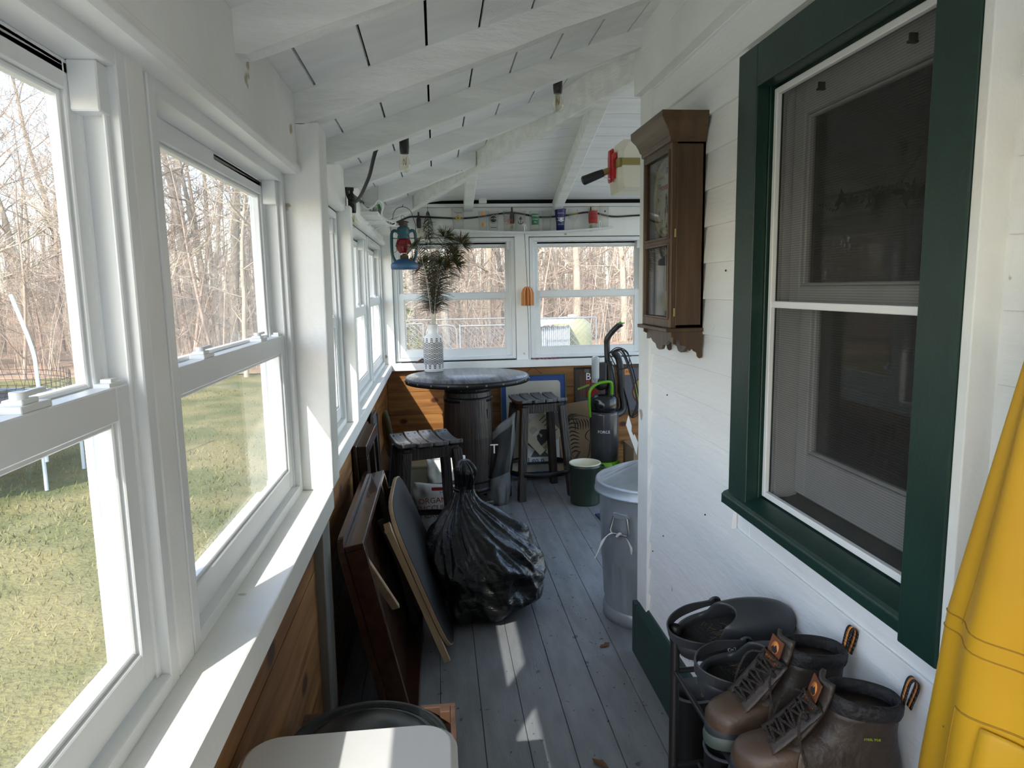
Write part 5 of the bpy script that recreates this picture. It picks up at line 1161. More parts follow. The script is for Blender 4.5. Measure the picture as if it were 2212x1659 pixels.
m = MB(); m.hexa([(-.045, -.012, .755), (-.02, -.012, .762), (-.02, .012, .762), (-.045, .012, .755)], [(-.035, -.012, .81), (-.018, -.012, .815), (-.018, .012, .815), (-.035, .012, .81)]); m.hexa([(.02, -.012, .762), (.045, -.012, .755), (.045, .012, .755), (.02, .012, .762)], [(.018, -.012, .815), (.035, -.012, .81), (.035, .012, .81), (.018, .012, .815)]); m.box(-.035, .035, -.012, .012, .808, .816); m.build('lid_handle', GALV, lid, bevel=.003)
ha = math.radians(222); Tm = Mx.Translation((.228 * math.cos(ha), .228 * math.sin(ha), .50)) @ Mx.Rotation(ha + PI / 2, 4, 'Z')
m = MB(); m.box(-.045, .045, -.008, .002, .045, .058, T=Tm); m.box(-.035, .035, -.012, 0, .035, .062, T=Tm); b_ = m.build('handle_bracket', GALV, t, bevel=.002)
m = MB(); m.tube([(-.035, -.012, .045), (-.05, -.02, -.02), (-.042, -.022, -.035), (.042, -.022, -.035), (.05, -.02, -.02), (.035, -.012, .045)], .0055, 10, T=Tm); m.build('bail_handle', METAL, t)
t2 = thing('plastic_tie', 'frayed white plastic strip knotted on the trash can handle', 'tie', (.985 + .25 * math.cos(ha), 3.16 + .25 * math.sin(ha), .47))
m = MB(); r = random.Random(12)
m.tube(spline([(-.012, 0, -.012), (0, -.012, .006), (.012, 0, -.008)], 5), .006, 8)
for k in range(9): q = r.uniform(-.012, .012); m.tube(spline([(0, -.006, 0), (-.045 + q * .4, -.012, .008), (-.085, -.015, -.03 + q), (-.108 + q, -.018, -.085 + q * 1.6)], 4), .0016, 4)
for k in range(9): q = r.uniform(-.010, .010); m.tube(spline([(0, -.006, 0), (.03, -.012, -.02), (.05 + q * .4, -.016, -.06), (.062 + q, -.016, -.095)], 4), .0016, 4)
m.build('strip', TXTW, t2)
t2 = thing('white_strip', 'jagged white cut-out strip standing up behind the trash can lid', 'strip', (.97, 3.30, .72), (math.radians(-6), math.radians(0), 0))
k_ = 3.3 / 1500
pol = [((px - 1385) * k_, (985 - py) * k_ + .03) for px, py in ((1385, 981), (1362, 912), (1368, 890), (1375, 914), (1374, 926), (1379, 938), (1381, 933), (1389, 953))]
m = MB(); m.prism(pol, -.002, .002, 'y'); m.build('cut_sheet', WHITE, t2)
# blue slatted thing on the floor behind the can
t2 = thing('floor_mat', 'blue edged striped mat on the floor behind the trash can', 'mat', (1.24, 4.35, 0), math.radians(8))
m = MB(); m.box(-.14, .5, -.36, .30, 0, .012); m.build('mat_body', mk('navy_mat', (.015, .03, .10), rough=.8), t2, bevel=.003)
m = MB()
for k in range(4): m.box(-.10 + .035 * k, -.088 + .035 * k, -.34, .28, .0115, .0135)
m.build('stripe', mk('cream_stripe', (.5, .5, .4), rough=.8), t2)
# ---- black trash bag
BAG = mk('black_bin_liner', (.004, .0045, .005), rough=.33, spec=.34, bump=.5, bscale=16, bst=(1, 1, 2.2), dist=.02)
t = thing('trash_bag', 'full black trash bag with twisted neck on the porch floor', 'trash bag', (.125, 3.42, 0))
PR = [(0, .80), (.03, .94), (.09, 1.02), (.16, 1.04), (.24, 1.04), (.31, .98), (.37, .85), (.42, .67), (.46, .47), (.49, .31), (.53, .20), (.57, .165), (.62, .19), (.67, .205), (.70, .15), (.717, .07), (.72, .0)]
def prof(q):
    i = min(int(q * (len(PR) - 1)), len(PR) - 2); f = q * (len(PR) - 1) - i; g = lambda k: PR[max(0, min(len(PR) - 1, k))]
    out = []
    for c_ in (0, 1):
        p0, p1, p2, p3 = g(i - 1)[c_], g(i)[c_], g(i + 1)[c_], g(i + 2)[c_]
        out.append(.5 * (2 * p1 + (p2 - p0) * f + (2 * p0 - 5 * p1 + 4 * p2 - p3) * f * f + (3 * p1 - p0 - 3 * p2 + p3) * f ** 3))
    return out
def bagf(u, v):
    a = 2 * PI * u; c, s = math.cos(a), math.sin(a); z, R_ = prof(v); z = max(z, 0)
    cx = -.03 * sstep(.2, .5, z) + .02 * sstep(.5, .7, z); cy = .10 * sstep(.25, .6, z)
    conv = sstep(.22, .5, z); body = sstep(.0, .06, z) * (1 - conv)
    rid = lambda x, y, w_: 1 - 2 * abs(mnoise.noise(V((x, y, w_))))
    tw = a + z * 1.6
    f_ = body * (.045 * mnoise.noise(V((c * 1.6 + 2, s * 1.6, z * 4))) + .026 * rid(c * 2.4 + 5, s * 2.4 + z * 3, z * 6) + .014 * rid(c * 5 + 1, s * 5, z * 13 + c * 3))
    f_ += sstep(.14, .36, z) * R_ * (1.15 - .75 * min(1, R_)) * (.055 * rid(math.cos(tw) * 2.3, math.sin(tw) * 2.3, z * 3.5) - .03 + .05 * rid(math.cos(tw) * 4.2, math.sin(tw) * 4.2, z * 6 + 3) + .10 * mnoise.noise(V((c * 2, s * 2, z * 5 + 9))))
    lob = .055 * max(0, c) ** 2 * math.exp(-((z - .17) / .12) ** 2) + .05 * max(0, -s) * math.exp(-((z - .10) / .10) ** 2) + .05 * max(0, -c) * math.exp(-((z - .30) / .08) ** 2)
    r_ = .29 * R_ + f_ * 1.15 + lob
    return V((cx + r_ * c * (1 if c > 0 else .62), cy + r_ * 1.06 * s, z + body * .02 * mnoise.noise(V((c * 3, s * 3 + 8, z * 5)))))
m = MB(); m.grid(190, 130, bagf, wrap=True); m.v = [(x, y, max(z, .001)) for x, y, z in m.v]; m.build('bag_body', BAG, t)
m = MB(); m.tube([(-.02 + .046 * math.cos(k * .5), .093 + .048 * math.sin(k * .5), .565 + .004 * math.sin(k)) for k in range(13)], .007, 8, closed=False); m.build('tie_twist', BAG, t)
m = MB(); m.lathe([(.010, 0), (.013, 0), (.013, .0006), (.010, .0006)], 20, T=Mx.Translation((.252, -.255, .105)) @ Mx.Rotation(PI / 2, 4, 'X')); m.build('printed_mark', mk('grey_print', (.12, .12, .12), rough=.5), t)
# ---- soil bags
PLAS = mk('white_bag_plastic', (.66, .67, .65), (.56, .57, .55), rough=.35, scale=8, bump=.2, bscale=14)
def pillow_bag(name, label, cat, loc, rot, w, h, d, seed):
    t = thing(name, label, cat, loc, rot)
    def fn(u, v):
        a = 2 * PI * u; z = h * v; th = d * (math.sin(PI * min(1, max(0, v * .93 + .05)))) ** .5
        n_ = mnoise.noise(V((math.cos(a) * 2 + seed, math.sin(a) * 2, z * 14))) * .012
        cx = abs(math.cos(a)) ** .7 * (1 if math.cos(a) > 0 else -1)
        return (w / 2 * cx * (1 - .06 * math.sin(PI * v)) + n_, th * math.sin(a) + n_, z + .012 * math.cos(a * 2 + seed) * v)
    m = MB(); m.grid(56, 30, fn, wrap=True); m.build('sack_body', PLAS, t, solid=.0015); return t, fn
t, fn = pillow_bag('soil_bag', 'white soil bag with green round logo under the near stool', 'soil bag', (.03, 4.72, 0), math.radians(4), .27, .44, .06, 1)
GRN = mk('leaf_green_ink', (.02, .20, .04), rough=.5)
m = MB(); m.prism([(-.055 + .055 * math.cos(a), .24 + .042 * math.sin(a)) for a in [k * PI / 14 for k in range(28)]], -.0735, -.072, 'y'); m.box(-.12, .12, -.073, -.0715, .155, .168); m.build('logo', GRN, t)
m = MB(); put_text(m, 'Grow', .038, Mx.Translation((-.055, -.0745, .24)) @ XZ); m.build('logo_lettering', TXTW, t)
t, fn = pillow_bag('soil_bag', 'white bag printed with red ORGANIC SUCCULENT lettering', 'soil bag', (-.045, 4.48, 0), math.radians(-4), .30, .33, .065, 5)
m = MB()
for s, x, z, q, mi in (('ORGANIC', .01, .235, .052, 0), ('SUCCULENT', .02, .185, .050, 0), ('& CACTUS', .0, .135, .050, 0), ('MIX', .06, .285, .034, 1)): put_text(m, s, q, Mx.Translation((x, -.0785, z)) @ Mx.Rotation(-.06, 4, 'Y') @ XZ, mi)
m.box(-.02, .14, -.0765, -.075, .300, .322, 2); m.build('lettering', [mk('brick_red_ink', (.32, .03, .02), rough=.5), mk('sky_blue_ink', (.04, .25, .42), rough=.5), TXTR], t)
t = thing('storage_bin', 'cream coloured bin against the far wainscot', 'bin', (-.20, 5.35, 0))
m = MB(); m.hexa([(-.13, -.1, 0), (.10, -.1, 0), (.10, .1, 0), (-.13, .1, 0)], [(-.15, -.12, .24), (.12, -.12, .24), (.12, .12, .24), (-.15, .12, .24)]); m.build('bin_body', CREAM, t, bevel=.012); m = MB(); m.box(-.16, .13, -.13, .13, .24, .262); m.build('lid', CREAM, t, bevel=.008)

# ================================================================ LEANING TABLES ALONG THE LEFT WALL
MAHO = mk('reddish_brown_varnish', (.062, .027, .017), (.034, .016, .010), rough=.26, scale=3, st=(8, .7, 8), det=8, coat=.3)
DKBR = mk('dark_brown_varnish', (.035, .017, .011), (.02, .011, .008), rough=.3, scale=4, st=(8, .8, .8), coat=.2)
LTW = mk('light_beech', (.50, .36, .22), (.42, .29, .17), rough=.45, scale=4, st=(8, 8, .8))
DKTOP = mk('charcoal_laminate', (.015, .014, .015), (.011, .010, .011), rough=.5, spec=.35, scale=9)
t = thing('folding_table', 'reddish brown folding table leaning on its edge against the left wall', 'table', (-.135, 2.24, 0), (0, math.radians(-12.2), 0))
L_, H_ = 1.0, .80
m = MB(); m.prism(rrect(0, L_, 0, H_, .07), -.055, -.035, 'x'); m.build('tabletop', MAHO, t, bevel=.006)
m = MB(); ap = .0
for a, b, c, d in ((.025, L_ - .025, H_ - .045, H_ - .025), (.025, L_ - .025, .025, .045), (.025, .045, .045, H_ - .045), (L_ - .045, L_ - .025, .045, H_ - .045)): m.box(-.035, .03, a, b, c, d)
m.box(-.036, -.03, .03, L_ - .03, .03, H_ - .03); m.build('apron', MAHO, t, bevel=.004)
for y0 in (.10, .86):
    m = MB(); m.bar((.0, y0, .06), (.0, y0 + .03, .74), .03, .03, upv=(1, 0, 0)); m.build('folded_leg', DKBR, t, bevel=.003)
m = MB(); m.bar((.012, .06, .70), (.012, .40, .36), .02, .03, upv=(1, 0, 0)); m.build('leg_brace', LTW, t, bevel=.003)
m = MB(); m.tube([(.03, .98, .60), (.04, .985, .40)], .006, 8); m.build('latch_rod', METAL, t)
# second table: dark top, pale edge and leg
t = thing('tray_table', 'folded tray table with charcoal top and pale beech edge, nearest the trash bag', 'table', (.02, 2.80, 0), (0, math.radians(-20.5), 0))
def oval(y0, y1, z0, z1): 
    out = []
    for k in range(48):
        a = 2 * PI * k / 48; c, s = math.cos(a), math.sin(a); e = .45
        out.append(((y0 + y1) / 2 + (y1 - y0) / 2 * abs(c) ** e * (1 if c > 0 else -1), (z0 + z1) / 2 + (z1 - z0) / 2 * abs(s) ** e * (1 if s > 0 else -1)))
    return out
m = MB(); m.prism(oval(0, .72, .015, .735), .0, .016, 'x'); b_ = m.build('tabletop', LTW, t, bevel=.004)
m = MB(); m.prism(oval(.005, .715, .02, .73), .016, .0185, 'x'); m.build('top_surface', DKTOP, b_)
m = MB(); m.prism([(-.012, .66), (.02, .69), (.045, .67), (.05, .45), (.035, .14), (.02, .02), (-.002, .02), (.008, .30), (.0, .5)], -.03, -.004, 'x'); lg = m.build('leg', LTW, t, bevel=.004); m = MB(); m.ball((-.032, .015, .655), .008, 10, 6); m.build('bolt', METAL, lg)
m = MB(); m.prism([(.66, .66), (.70, .66), (.70, .02), (.66, .02)], -.03, -.004, 'x'); m.build('leg', DKBR, t, bevel=.004)
m = MB(); m.box(-.06, -.03, .08, .11, .25, .69); m.box(-.06, -.03, .56, .59, .25, .69); m.tube([(-.045, .1, .60), (-.045, .57, .60)], .012, 10); m.build('leg_frame', DKBR, t)
# dark stacked furniture between: third table, upright
t = thing('folding_table', 'dark brown folded table standing upright under the far sill', 'table', (-.345, 3.28, 0), (0, math.radians(-2), 0))
m = MB(); m.box(-.045, -.025, 0, .62, 0, .87); m.build('tabletop', DKBR, t, bevel=.006)
m = MB(); m.box(-.025, .02, .02, .6, .80, .86); m.box(-.025, .02, .02, .05, .05, .80); m.box(-.025, .02, .57, .6, .05, .80); m.build('apron', DKBR, t, bevel=.003)
for y0 in (.12, .42):
    m = MB(); m.box(-.024, .015, y0, y0 + .05, 0, .79); m.build('folded_leg', DKBR, t, bevel=.003)
t = thing('round_tray', 'grey-green round tray standing on edge by the left wall', 'tray', (-.355, 4.62, .635), (0, math.radians(86), math.radians(14)))
m = MB(); m.lathe([(0, 0), (.15, 0), (.165, .012), (.17, .012), (.152, -.006), (0, -.006)], 48); m.build('tray_body', mk('grey_green_tray', (.14, .16, .12), (.1, .11, .09), rough=.5, scale=12), t)
t = thing('side_cabinet', 'low dark cabinet under the far left window behind the trays', 'cabinet', (-.34, 4.98, 0))
m = MB(); m.box(-.08, .05, -.62, .30, 0, .46); m.build('cabinet_body', DKBR, t, bevel=.004)
for k in (0, 1):
    m = MB(); m.box(.05, .064, -.60 + .45 * k, -.17 + .45 * k, .04, .42); dd = m.build('door', DKBR, t, bevel=.003); m = MB(); m.ball((.07, -.2 + .09 * k, .25), .01, 10, 6); m.build('knob', METAL, dd)
t = thing('black_frame_panel', 'thin black framed panel leaning behind the dark table', 'panel', (-.385, 4.05, 0), (0, math.radians(-1.5), 0))
m = MB(); m.prism(rrect(0, .30, 0, .86, .04), 0, .012, 'x'); m.build('panel_board', GREYP, t); m = MB(); m.tube([(.012, a, b) for a, b in rrect(.01, .29, .01, .85, .04)], .008, 8, closed=True); m.build('rim', BLK, t)
# ================================================================ NEAR LEFT: BIN, PAN, CRATE
t = thing('plastic_bin', 'white plastic lidded bin at the bottom edge, by the left wall', 'bin', (-.187, 1.08, 0))
BINW = mk('white_polypropylene', (.70, .71, .72), (.64, .65, .66), rough=.35, scale=7)
def taper(m, a, b, z0, z1, r0=.05, n=6):
    p0 = rrect(-a[0], a[0], -a[1], a[1], r0, n); p1 = rrect(-b[0], b[0], -b[1], b[1], r0 + .01, n); k = len(p0)
    m.add([(x, y, z0) for x, y in p0] + [(x, y, z1) for x, y in p1], [tuple(range(k))[::-1], tuple(range(k, 2 * k))] + [(i, (i + 1) % k, k + (i + 1) % k, k + i) for i in range(k)])
m = MB(); taper(m, (.165, .155), (.190, .180), 0, .715); m.build('bin_body', BINW, t, bevel=.004)
m = MB(); taper(m, (.199, .19), (.199, .19), .715, .748, .055, 8); taper(m, (.196, .187), (.186, .177), .748, .762, .05, 8); m.build('lid', BINW, t, bevel=.008, seg=3)
CRATE = mk('crate_wood', (.10, .052, .032), (.058, .030, .020), rough=.5, scale=4, st=(1, 8, 8))
t = thing('wooden_crate', 'brown wooden crate behind the white bin', 'crate', (-.175, 1.485, 0))
hx, hy, H_ = .19, .185, .545
m = MB()
for z0 in (.0, .19, .38):
    z1 = z0 + .162
    m.box(-hx, hx, -hy, -hy + .014, z0, z1); m.box(-hx, hx, hy - .014, hy, z0, z1); m.box(-hx, -hx + .014, -hy + .014, hy - .014, z0, z1); m.box(hx - .014, hx, -hy + .014, hy - .014, z0, z1)
m.build('slat', CRATE, t, bevel=.002)
for sx in (-1, 1):
    for sy in (-1, 1): m = MB(); m.box(sx * (hx - .027) - .013, sx * (hx - .027) + .013, sy * (hy - .027) - .013, sy * (hy - .027) + .013, 0, H_); m.build('corner_post', CRATE, t, bevel=.002)
m = MB(); m.box(-hx + .014, hx - .014, -hy + .014, hy - .014, .50, .512); m.build('shelf_panel', CRATE, t)
ENAM = mk('speckled_black_enamel', (.008, .012, .012), (.008, .012, .012), rough=.3, scale=5, spec=.3, spots=((.3, .36, .36), 260, .70))
t = thing('roasting_pan_lid', 'speckled black enamel round roaster lid lying on the crate', 'pan', (-.19, 1.51, .546), (math.radians(-3), math.radians(2), 0))
m = MB(); m.lathe([(.178, .0), (.186, .002), (.188, .010), (.182, .014), (.166, .012), (.160, .004), (.152, .006), (.146, .012), (.12, .026), (.06, .036), (0, .038)], 72); m.lathe([(.178, .0), (.176, .006), (.166, .006), (.12, .018), (0, .03)], 72); m.build('lid_body', ENAM, t)

# ================================================================ RIGHT: SHOE RACK, SHOES, JACKET
t = thing('shoe_rack', 'black tube shoe rack against the white siding', 'shoe rack', (.69, 1.15, 0))
for sx in (-.135, .115):
    for sy in (-.52, .40):
        m = MB(); m.tube([(sx, sy, 0), (sx, sy, .765)], .012, 12); m.lathe([(.0135, .735), (.0135, .772), (.010, .775), (0, .775)], 14, c=(sx, sy, 0)); m.build('post', BLK, t)
for z in (.14, .40, .655):
    m = MB()
    for x in (-.135, -.07, -.01, .055, .115): m.tube([(x, -.52, z), (x, .40, z)], .0065, 8)
    for sy in (-.52, .40): m.tube([(-.135, sy, z), (.115, sy, z)], .007, 8)
    m.build('shelf_rail', BLK, t)
RUB = mk('grey_foam_rubber', (.046, .05, .056), (.036, .039, .044), rough=.42, scale=14, spots=((.12, .10, .05), 22, .72)); RUBIN = mk('black_foam', (.012, .012, .013), rough=.6, bump=.8, bscale=160, dist=.004)
HAY = mk('straw_bits', (.22, .16, .06), rough=.8)
def rings(m, R_, n=44, mi=0, T=None, cap0=False):
    """stack of egg-shaped rings: (cx, front, back, half width, z front, z back)"""
    vs = []; fs = []
    for (cx, af, ab, w_, zf, zb) in R_:
        for k in range(n):
            a = 2 * PI * k / n; c, s = math.cos(a), math.sin(a)
            e = .82; cc = abs(c) ** e * (1 if c > 0 else -1); ss = abs(s) ** e * (1 if s > 0 else -1)
            wf = 1 + .10 * cc if af > .1 else 1
            vs.append((cx + (af if c > 0 else ab) * cc, w_ * wf * ss, lerp(zb, zf, sstep(-1, 1, c))))
    for j in range(len(R_) - 1): fs += [(j * n + k, j * n + (k + 1) % n, (j + 1) * n + (k + 1) % n, (j + 1) * n + k) for k in range(n)]
    if cap0: fs.append(tuple(range(n))[::-1])
    fs.append(tuple((len(R_) - 1) * n + k for k in range(n)))
    return m.add(vs, fs, mi, True, T)
def clog(label, loc, rot):
    t = thing('clog', label, 'shoe', loc, rot, 'grey foam clogs on the rack'); t.scale = (1.04, 1.1, 1.1)
    m = MB(); n = 48
    def O(a): c, s = math.cos(a), math.sin(a); return V((.10 + (.185 if c > 0 else .10) * abs(c) ** .8 * (1 if c > 0 else -1), (.052 + .008 * max(0, c)) * abs(s) ** .8 * (1 if s > 0 else -1), 0))
    def E(a):
        c, s = math.cos(a), math.sin(a); k = sstep(-.2, .5, c)
        return V((.092 + (.062 if c > 0 else .083) * c, lerp(.045, .036, k) * s, lerp(.052, .094, k) - .012 * (1 - abs(c)) * (1 - k)))
    rows = []
    for v in range(15):
        row = []
        for k in range(n):
            a = 2 * PI * k / n; o = O(a); e = E(a); c = math.cos(a); kf = sstep(-.2, .6, c)
            if v == 0: p = V((.10 + (o.x - .10) * .9, o.y * .88, 0))
            elif v == 1: p = V((.10 + (o.x - .10) * .98, o.y * .98, .006))
            elif v == 2: p = V((o.x, o.y, .014))
            elif v == 3: p = V((.10 + (o.x - .10) * .985, o.y * .985, .022))
            elif v == 4: p = V((o.x, o.y, .028))
            elif v <= 11:
                q = (v - 4) / 7; p1 = V((o.x, o.y * 1.02, lerp(.045, .075, kf))); a0 = V((o.x, o.y, .028)); p = a0 * (1 - q) ** 2 + p1 * 2 * q * (1 - q) + e * q * q
            elif v == 12: p = V((.092 + (e.x - .092) * .95, e.y * .93, e.z + .001))
            elif v == 13: p = V((.092 + (e.x - .092) * .93, e.y * .9, e.z - .01))
            else: p = V((.095 + (o.x - .10) * .86 if c > 0 else .095 + (e.x - .095) * .93, e.y * .92, .022))
            row.append(p)
        rows.append(row)
    vs = [p for rw in rows for p in rw]; fs = []
    for j in range(14): fs += [(j * n + k, j * n + (k + 1) % n, (j + 1) * n + (k + 1) % n, (j + 1) * n + k) for k in range(n)]
    fs.append(tuple(range(n))[::-1]); m.add(vs, fs, 0, True); up_ = m.build('upper', RUB, t)
    m = MB(); m.lathe([(0, .023), (1, .023)], 36, T=Mx.Translation((.095, 0, 0)) @ Mx.Diagonal((.09, .044, 1, 1))); m.build('footbed', RUBIN, t)
    m = MB(); pts = []
    for k in range(31):
        a = PI * .5 + PI * k / 30; c, s = math.cos(a), math.sin(a); pts.append((.118 + .126 * c, .0565 * s, .058 + .016 * sstep(0, 1, -c)))
    vs = []
    for k, p in enumerate(pts):
        d = (V(p) - V((.118, 0, p[2]))); d.normalize(); p = V(p); hh = .010 + .007 * sstep(.1, .6, math.sin(PI * k / 30)); vs += [p - d * .002 - V((0, 0, hh)), p + d * .002 - V((0, 0, hh)), p + d * .002 + V((0, 0, hh)), p - d * .002 + V((0, 0, hh))]
    fs = []
    for i in range(30): fs += [(4 * i + q, 4 * i + (q + 1) % 4, 4 * i + 4 + (q + 1) % 4, 4 * i + 4 + q) for q in range(4)]
    fs += [(3, 2, 1, 0), (120, 121, 122, 123)]; m.add(vs, fs, 0, False)
    for s in (-1, 1): m.lathe([(.015, -.003), (.015, .003), (.012, .005), (0, .005)], 20, T=Mx.Translation((.118, s * .0575, .058)) @ Mx.Rotation(-s * PI / 2, 4, 'X'))
    st_ = m.build('heel_strap', RUB, t, bevel=.001, seg=1)
    for s in (-1, 1):
        m = MB(); Tq = Mx.Translation((.118, s * .0622, .058)) @ Mx.Rotation(-s * PI / 2, 4, 'X'); m.lathe([(.0095, 0), (.0095, .0012), (0, .0014)], 20, T=Tq); m.lathe([(.0072, .0014), (.0072, .0019), (0, .002)], 18, 1, T=Tq)
        m.prism([(-.005, -.003), (-.002, .001), (-.004, .005), (.001, .003), (.005, .004), (.003, 0), (.004, -.005), (0, -.002)], .002, .0024, 'z', 0, T=Tq); m.build('rivet_badge', [TXTW, TXTB], st_)
    m = MB(); r = random.Random(len(label))
    for k in range(26): x, y = r.uniform(.07, .145), r.uniform(-.03, .03); a = r.uniform(-.6, .6); l = r.uniform(.006, .02); m.tube([(x, y, .0245), (x + l * math.cos(a), y + l * math.sin(a), .0255)], .0003, 3)
    for k in range(30): a = r.uniform(2.2, 4.2); o = O(a); m.tube([(o.x, o.y * 1.01, .004), (o.x + r.uniform(-.006, .006), o.y * 1.02, r.uniform(.0, .014))], .0004, 3)
    g = m.build('straw', HAY, t); g['kind'] = 'stuff'
    return t
clog('grey clog lying level on the rack top, next to the farther boot', (.562, 1.415, .690), (math.radians(24), math.radians(-5), math.radians(-8)))
clog('grey clog tilted toe-up against the siding, behind the other', (.566, 1.575, .700), (math.radians(30), math.radians(-14), math.radians(-10)))
LEA = mk('worn_brown_leather', (.036, .026, .021), (.060, .044, .034), rough=.5, scale=9, det=8, ramp=(.35, .7), bump=.25, bscale=45, spots=((.10, .075, .055), 11, .66)); LEAT = mk('brown_leather_toe', (.060, .034, .020), (.085, .052, .033), rough=.45, scale=8, det=8, bump=.15, bscale=40)
SOLE = mk('grey_green_rubber', (.075, .105, .09), (.06, .08, .07), rough=.5, scale=9); COLLAR = mk('black_padded_collar', (.012, .012, .014), rough=.6, bump=.4, bscale=90); LINING = mk('dark_lining', (.014, .010, .008), rough=.9); LACE = mk('dark_brown_lace', (.035, .026, .02), rough=.8, bump=.6, bscale=200)
ORG = mk('orange_print', (.75, .26, .05), rough=.5); BRN = mk('rust_label', (.16, .05, .018), rough=.6)
def boot(label, loc, rot, word):
    """toe along local +x, heel at 0"""
    t = thing('work_boot', label, 'boot', loc, rot, 'brown work boots on the rack')
    m = MB(); rings(m, [(.135, .165, .128, .044, 0, 0), (.135, .172, .135, .049, .004, .004), (.135, .174, .137, .050, .020, .024), (.135, .170, .134, .048, .034, .034)], cap0=True); m.build('sole', SOLE, t)
    m = MB(); rings(m, [(.135, .171, .135, .049, .030, .032), (.135, .171, .135, .0495, .045, .045), (.135, .166, .134, .048, .050, .048)]); m.build('rubber_welt', mk('slate_rubber', (.025, .03, .036), rough=.5), t)
    m = MB(); rings(m, [(.135, .168, .134, .048, .044, .044), (.135, .166, .133, .0485, .060, .060), (.13, .158, .126, .047, .076, .075), (.125, .135, .118, .045, .090, .088), (.115, .105, .105, .042, .100, .10), (.10, .085, .088, .040, .110, .115), (.088, .072, .074, .039, .122, .13), (.082, .066, .068, .040, .138, .142), (.080, .062, .067, .042, .160, .156), (.080, .058, .070, .0435, .178, .166)]); m.build('leather_upper', LEA, t)
    m = MB(); k0 = [(.20, .103, .01, .0495, .046, .047), (.20, .1035, .012, .0500, .062, .064), (.20, .094, .012, .0475, .079, .083), (.195, .07, .010, .043, .0905, .098), (.19, .045, .008, .03, .0955, .1035)]
    rings(m, k0, 40); m.build('toe_cap', LEAT, t)
    m = MB(); rings(m, [(.080, .0600, .0710, .0445, .170, .160), (.080, .0600, .0735, .0470, .180, .168), (.080, .0600, .0745, .0475, .192, .180), (.080, .057, .070, .0440, .203, .190), (.080, .052, .064, .0385, .201, .188), (.080, .049, .060, .036, .185, .172), (.085, .055, .058, .035, .10, .09)]); m.build('padded_collar', COLLAR, t)
    # tongue with label
    m = MB(); m.grid(8, 10, lambda u, v: (.146 + .060 * (1 - v) ** 1.9 - .012 * (2 * abs(u - .5)) ** 2, lerp(-.028, .028, u), lerp(.100, .222, v ** .9))); tg = m.build('tongue', LEA, t, solid=.008)
    def tp(x, z): f = ((z - .100) / .122) ** (1 / .9); return (.146 + .060 * (1 - f) ** 1.9 + .0045, x, z)
    L0, L1 = V(tp(0, .166)), V(tp(0, .214)); yv = (L1 - L0).normalized(); nv = V((yv.z, 0, -yv.x)); xv = yv.cross(nv); L0 = L0 + nv * .0035; L1 = L1 + nv * .0035; LC = (L0 + L1) / 2
    TF = Mx(((xv.x, yv.x, nv.x, LC.x), (xv.y, yv.y, nv.y, LC.y), (xv.z, yv.z, nv.z, LC.z), (0, 0, 0, 1)))
    m = MB(); m.box(-.022, .022, -.027, .027, -.002, .0, 0, T=TF)
    T2 = TF @ Mx.Translation((0, .007, 0))
    m.lathe([(0, .0004), (.0125, .0004), (.0125, 0), (0, 0)], 28, 1, T=T2); m.prism([(-.0115, -.004), (-.006, .002), (-.003, -.001), (.002, .006), (.0115, -.004), (.006, -.0105), (-.006, -.0105)], .0005, .0009, 'z', 2, T=T2)
    put_text(m, word, .0125, TF @ Mx.Translation((0, -.0165, .0006)), 1); m.build('tongue_label', [BRN, ORG, TXTB], tg)
    # eyelet rows and laces
    m = MB(); ey = []
    for i in range(5):
        f = i / 4; x = lerp(.225, .158, f); z = lerp(.098, .172, f ** 1.15) + (.004 if i > 2 else 0); yy = lerp(.028, .034, f)
        for s in (-1, 1):
            ey.append((x, s * yy, z)); m.lathe([(.003, 0), (.0055, .001), (.0055, .0025), (.003, .003)], 12, T=Mx.Translation((x + .003, s * yy, z + .001)) @ Mx.Rotation(math.radians(50), 4, 'Y') @ Mx.Rotation(s * -.4, 4, 'X'))
    m.build('eyelet', DARKGAP, t)
    m = MB()
    for s in (-1, 1): m.grid(3, 12, lambda u, v: (lerp(.236, .152, v) + .004, s * lerp(.020, .042 if v < .8 else .044, u), lerp(.094, .182, v ** 1.1) - .006 * u + .001)); 
    m.build('eyelet_stay', LEA, t, solid=.004)
    m = MB()
    for i in range(5):
        a, b = V(ey[2 * i]), V(ey[2 * i + 1]); up_ = V((.014, 0, .010)); m.tube([a + V((.004, 0, .002)), (a * .75 + b * .25) + up_, (a * .25 + b * .75) + up_, b + V((.004, 0, .002))], .0026, 7)
        if i < 4:
            a2, b2 = V(ey[2 * i + 2]), V(ey[2 * i + 3]); m.tube([a + V((.004, 0, .002)), (a + b2) * .5 + up_ * 1.2, b2 + V((.004, 0, .002))], .0026, 7); m.tube([b + V((.004, 0, .002)), (b + a2) * .5 + up_ * 1.35, a2 + V((.004, 0, .002))], .0026, 7)
    m.tube(spline([(.165, -.034, .17), (.19, -.055, .16), (.21, -.062, .11), (.215, -.058, .06), (.20, -.062, .02)], 6), .0026, 7); m.tube(spline([(.165, .034, .17), (.195, .05, .18), (.20, .058, .14), (.185, .060, .08), (.18, .066, .03)], 6), .0026, 7)
    m.build('laces', LACE, t)
    m = MB(); lp = [(.008, 0, .165), (.002, 0, .20), (-.004, 0, .222), (-.012, 0, .226), (-.018, 0, .212), (-.006, 0, .17)]; P_ = spline(lp, 5); vs = []; 
    for p in P_: vs += [p + V((0, -.009, 0)), p + V((0, -.003, 0)), p + V((0, .003, 0)), p + V((0, .009, 0))]
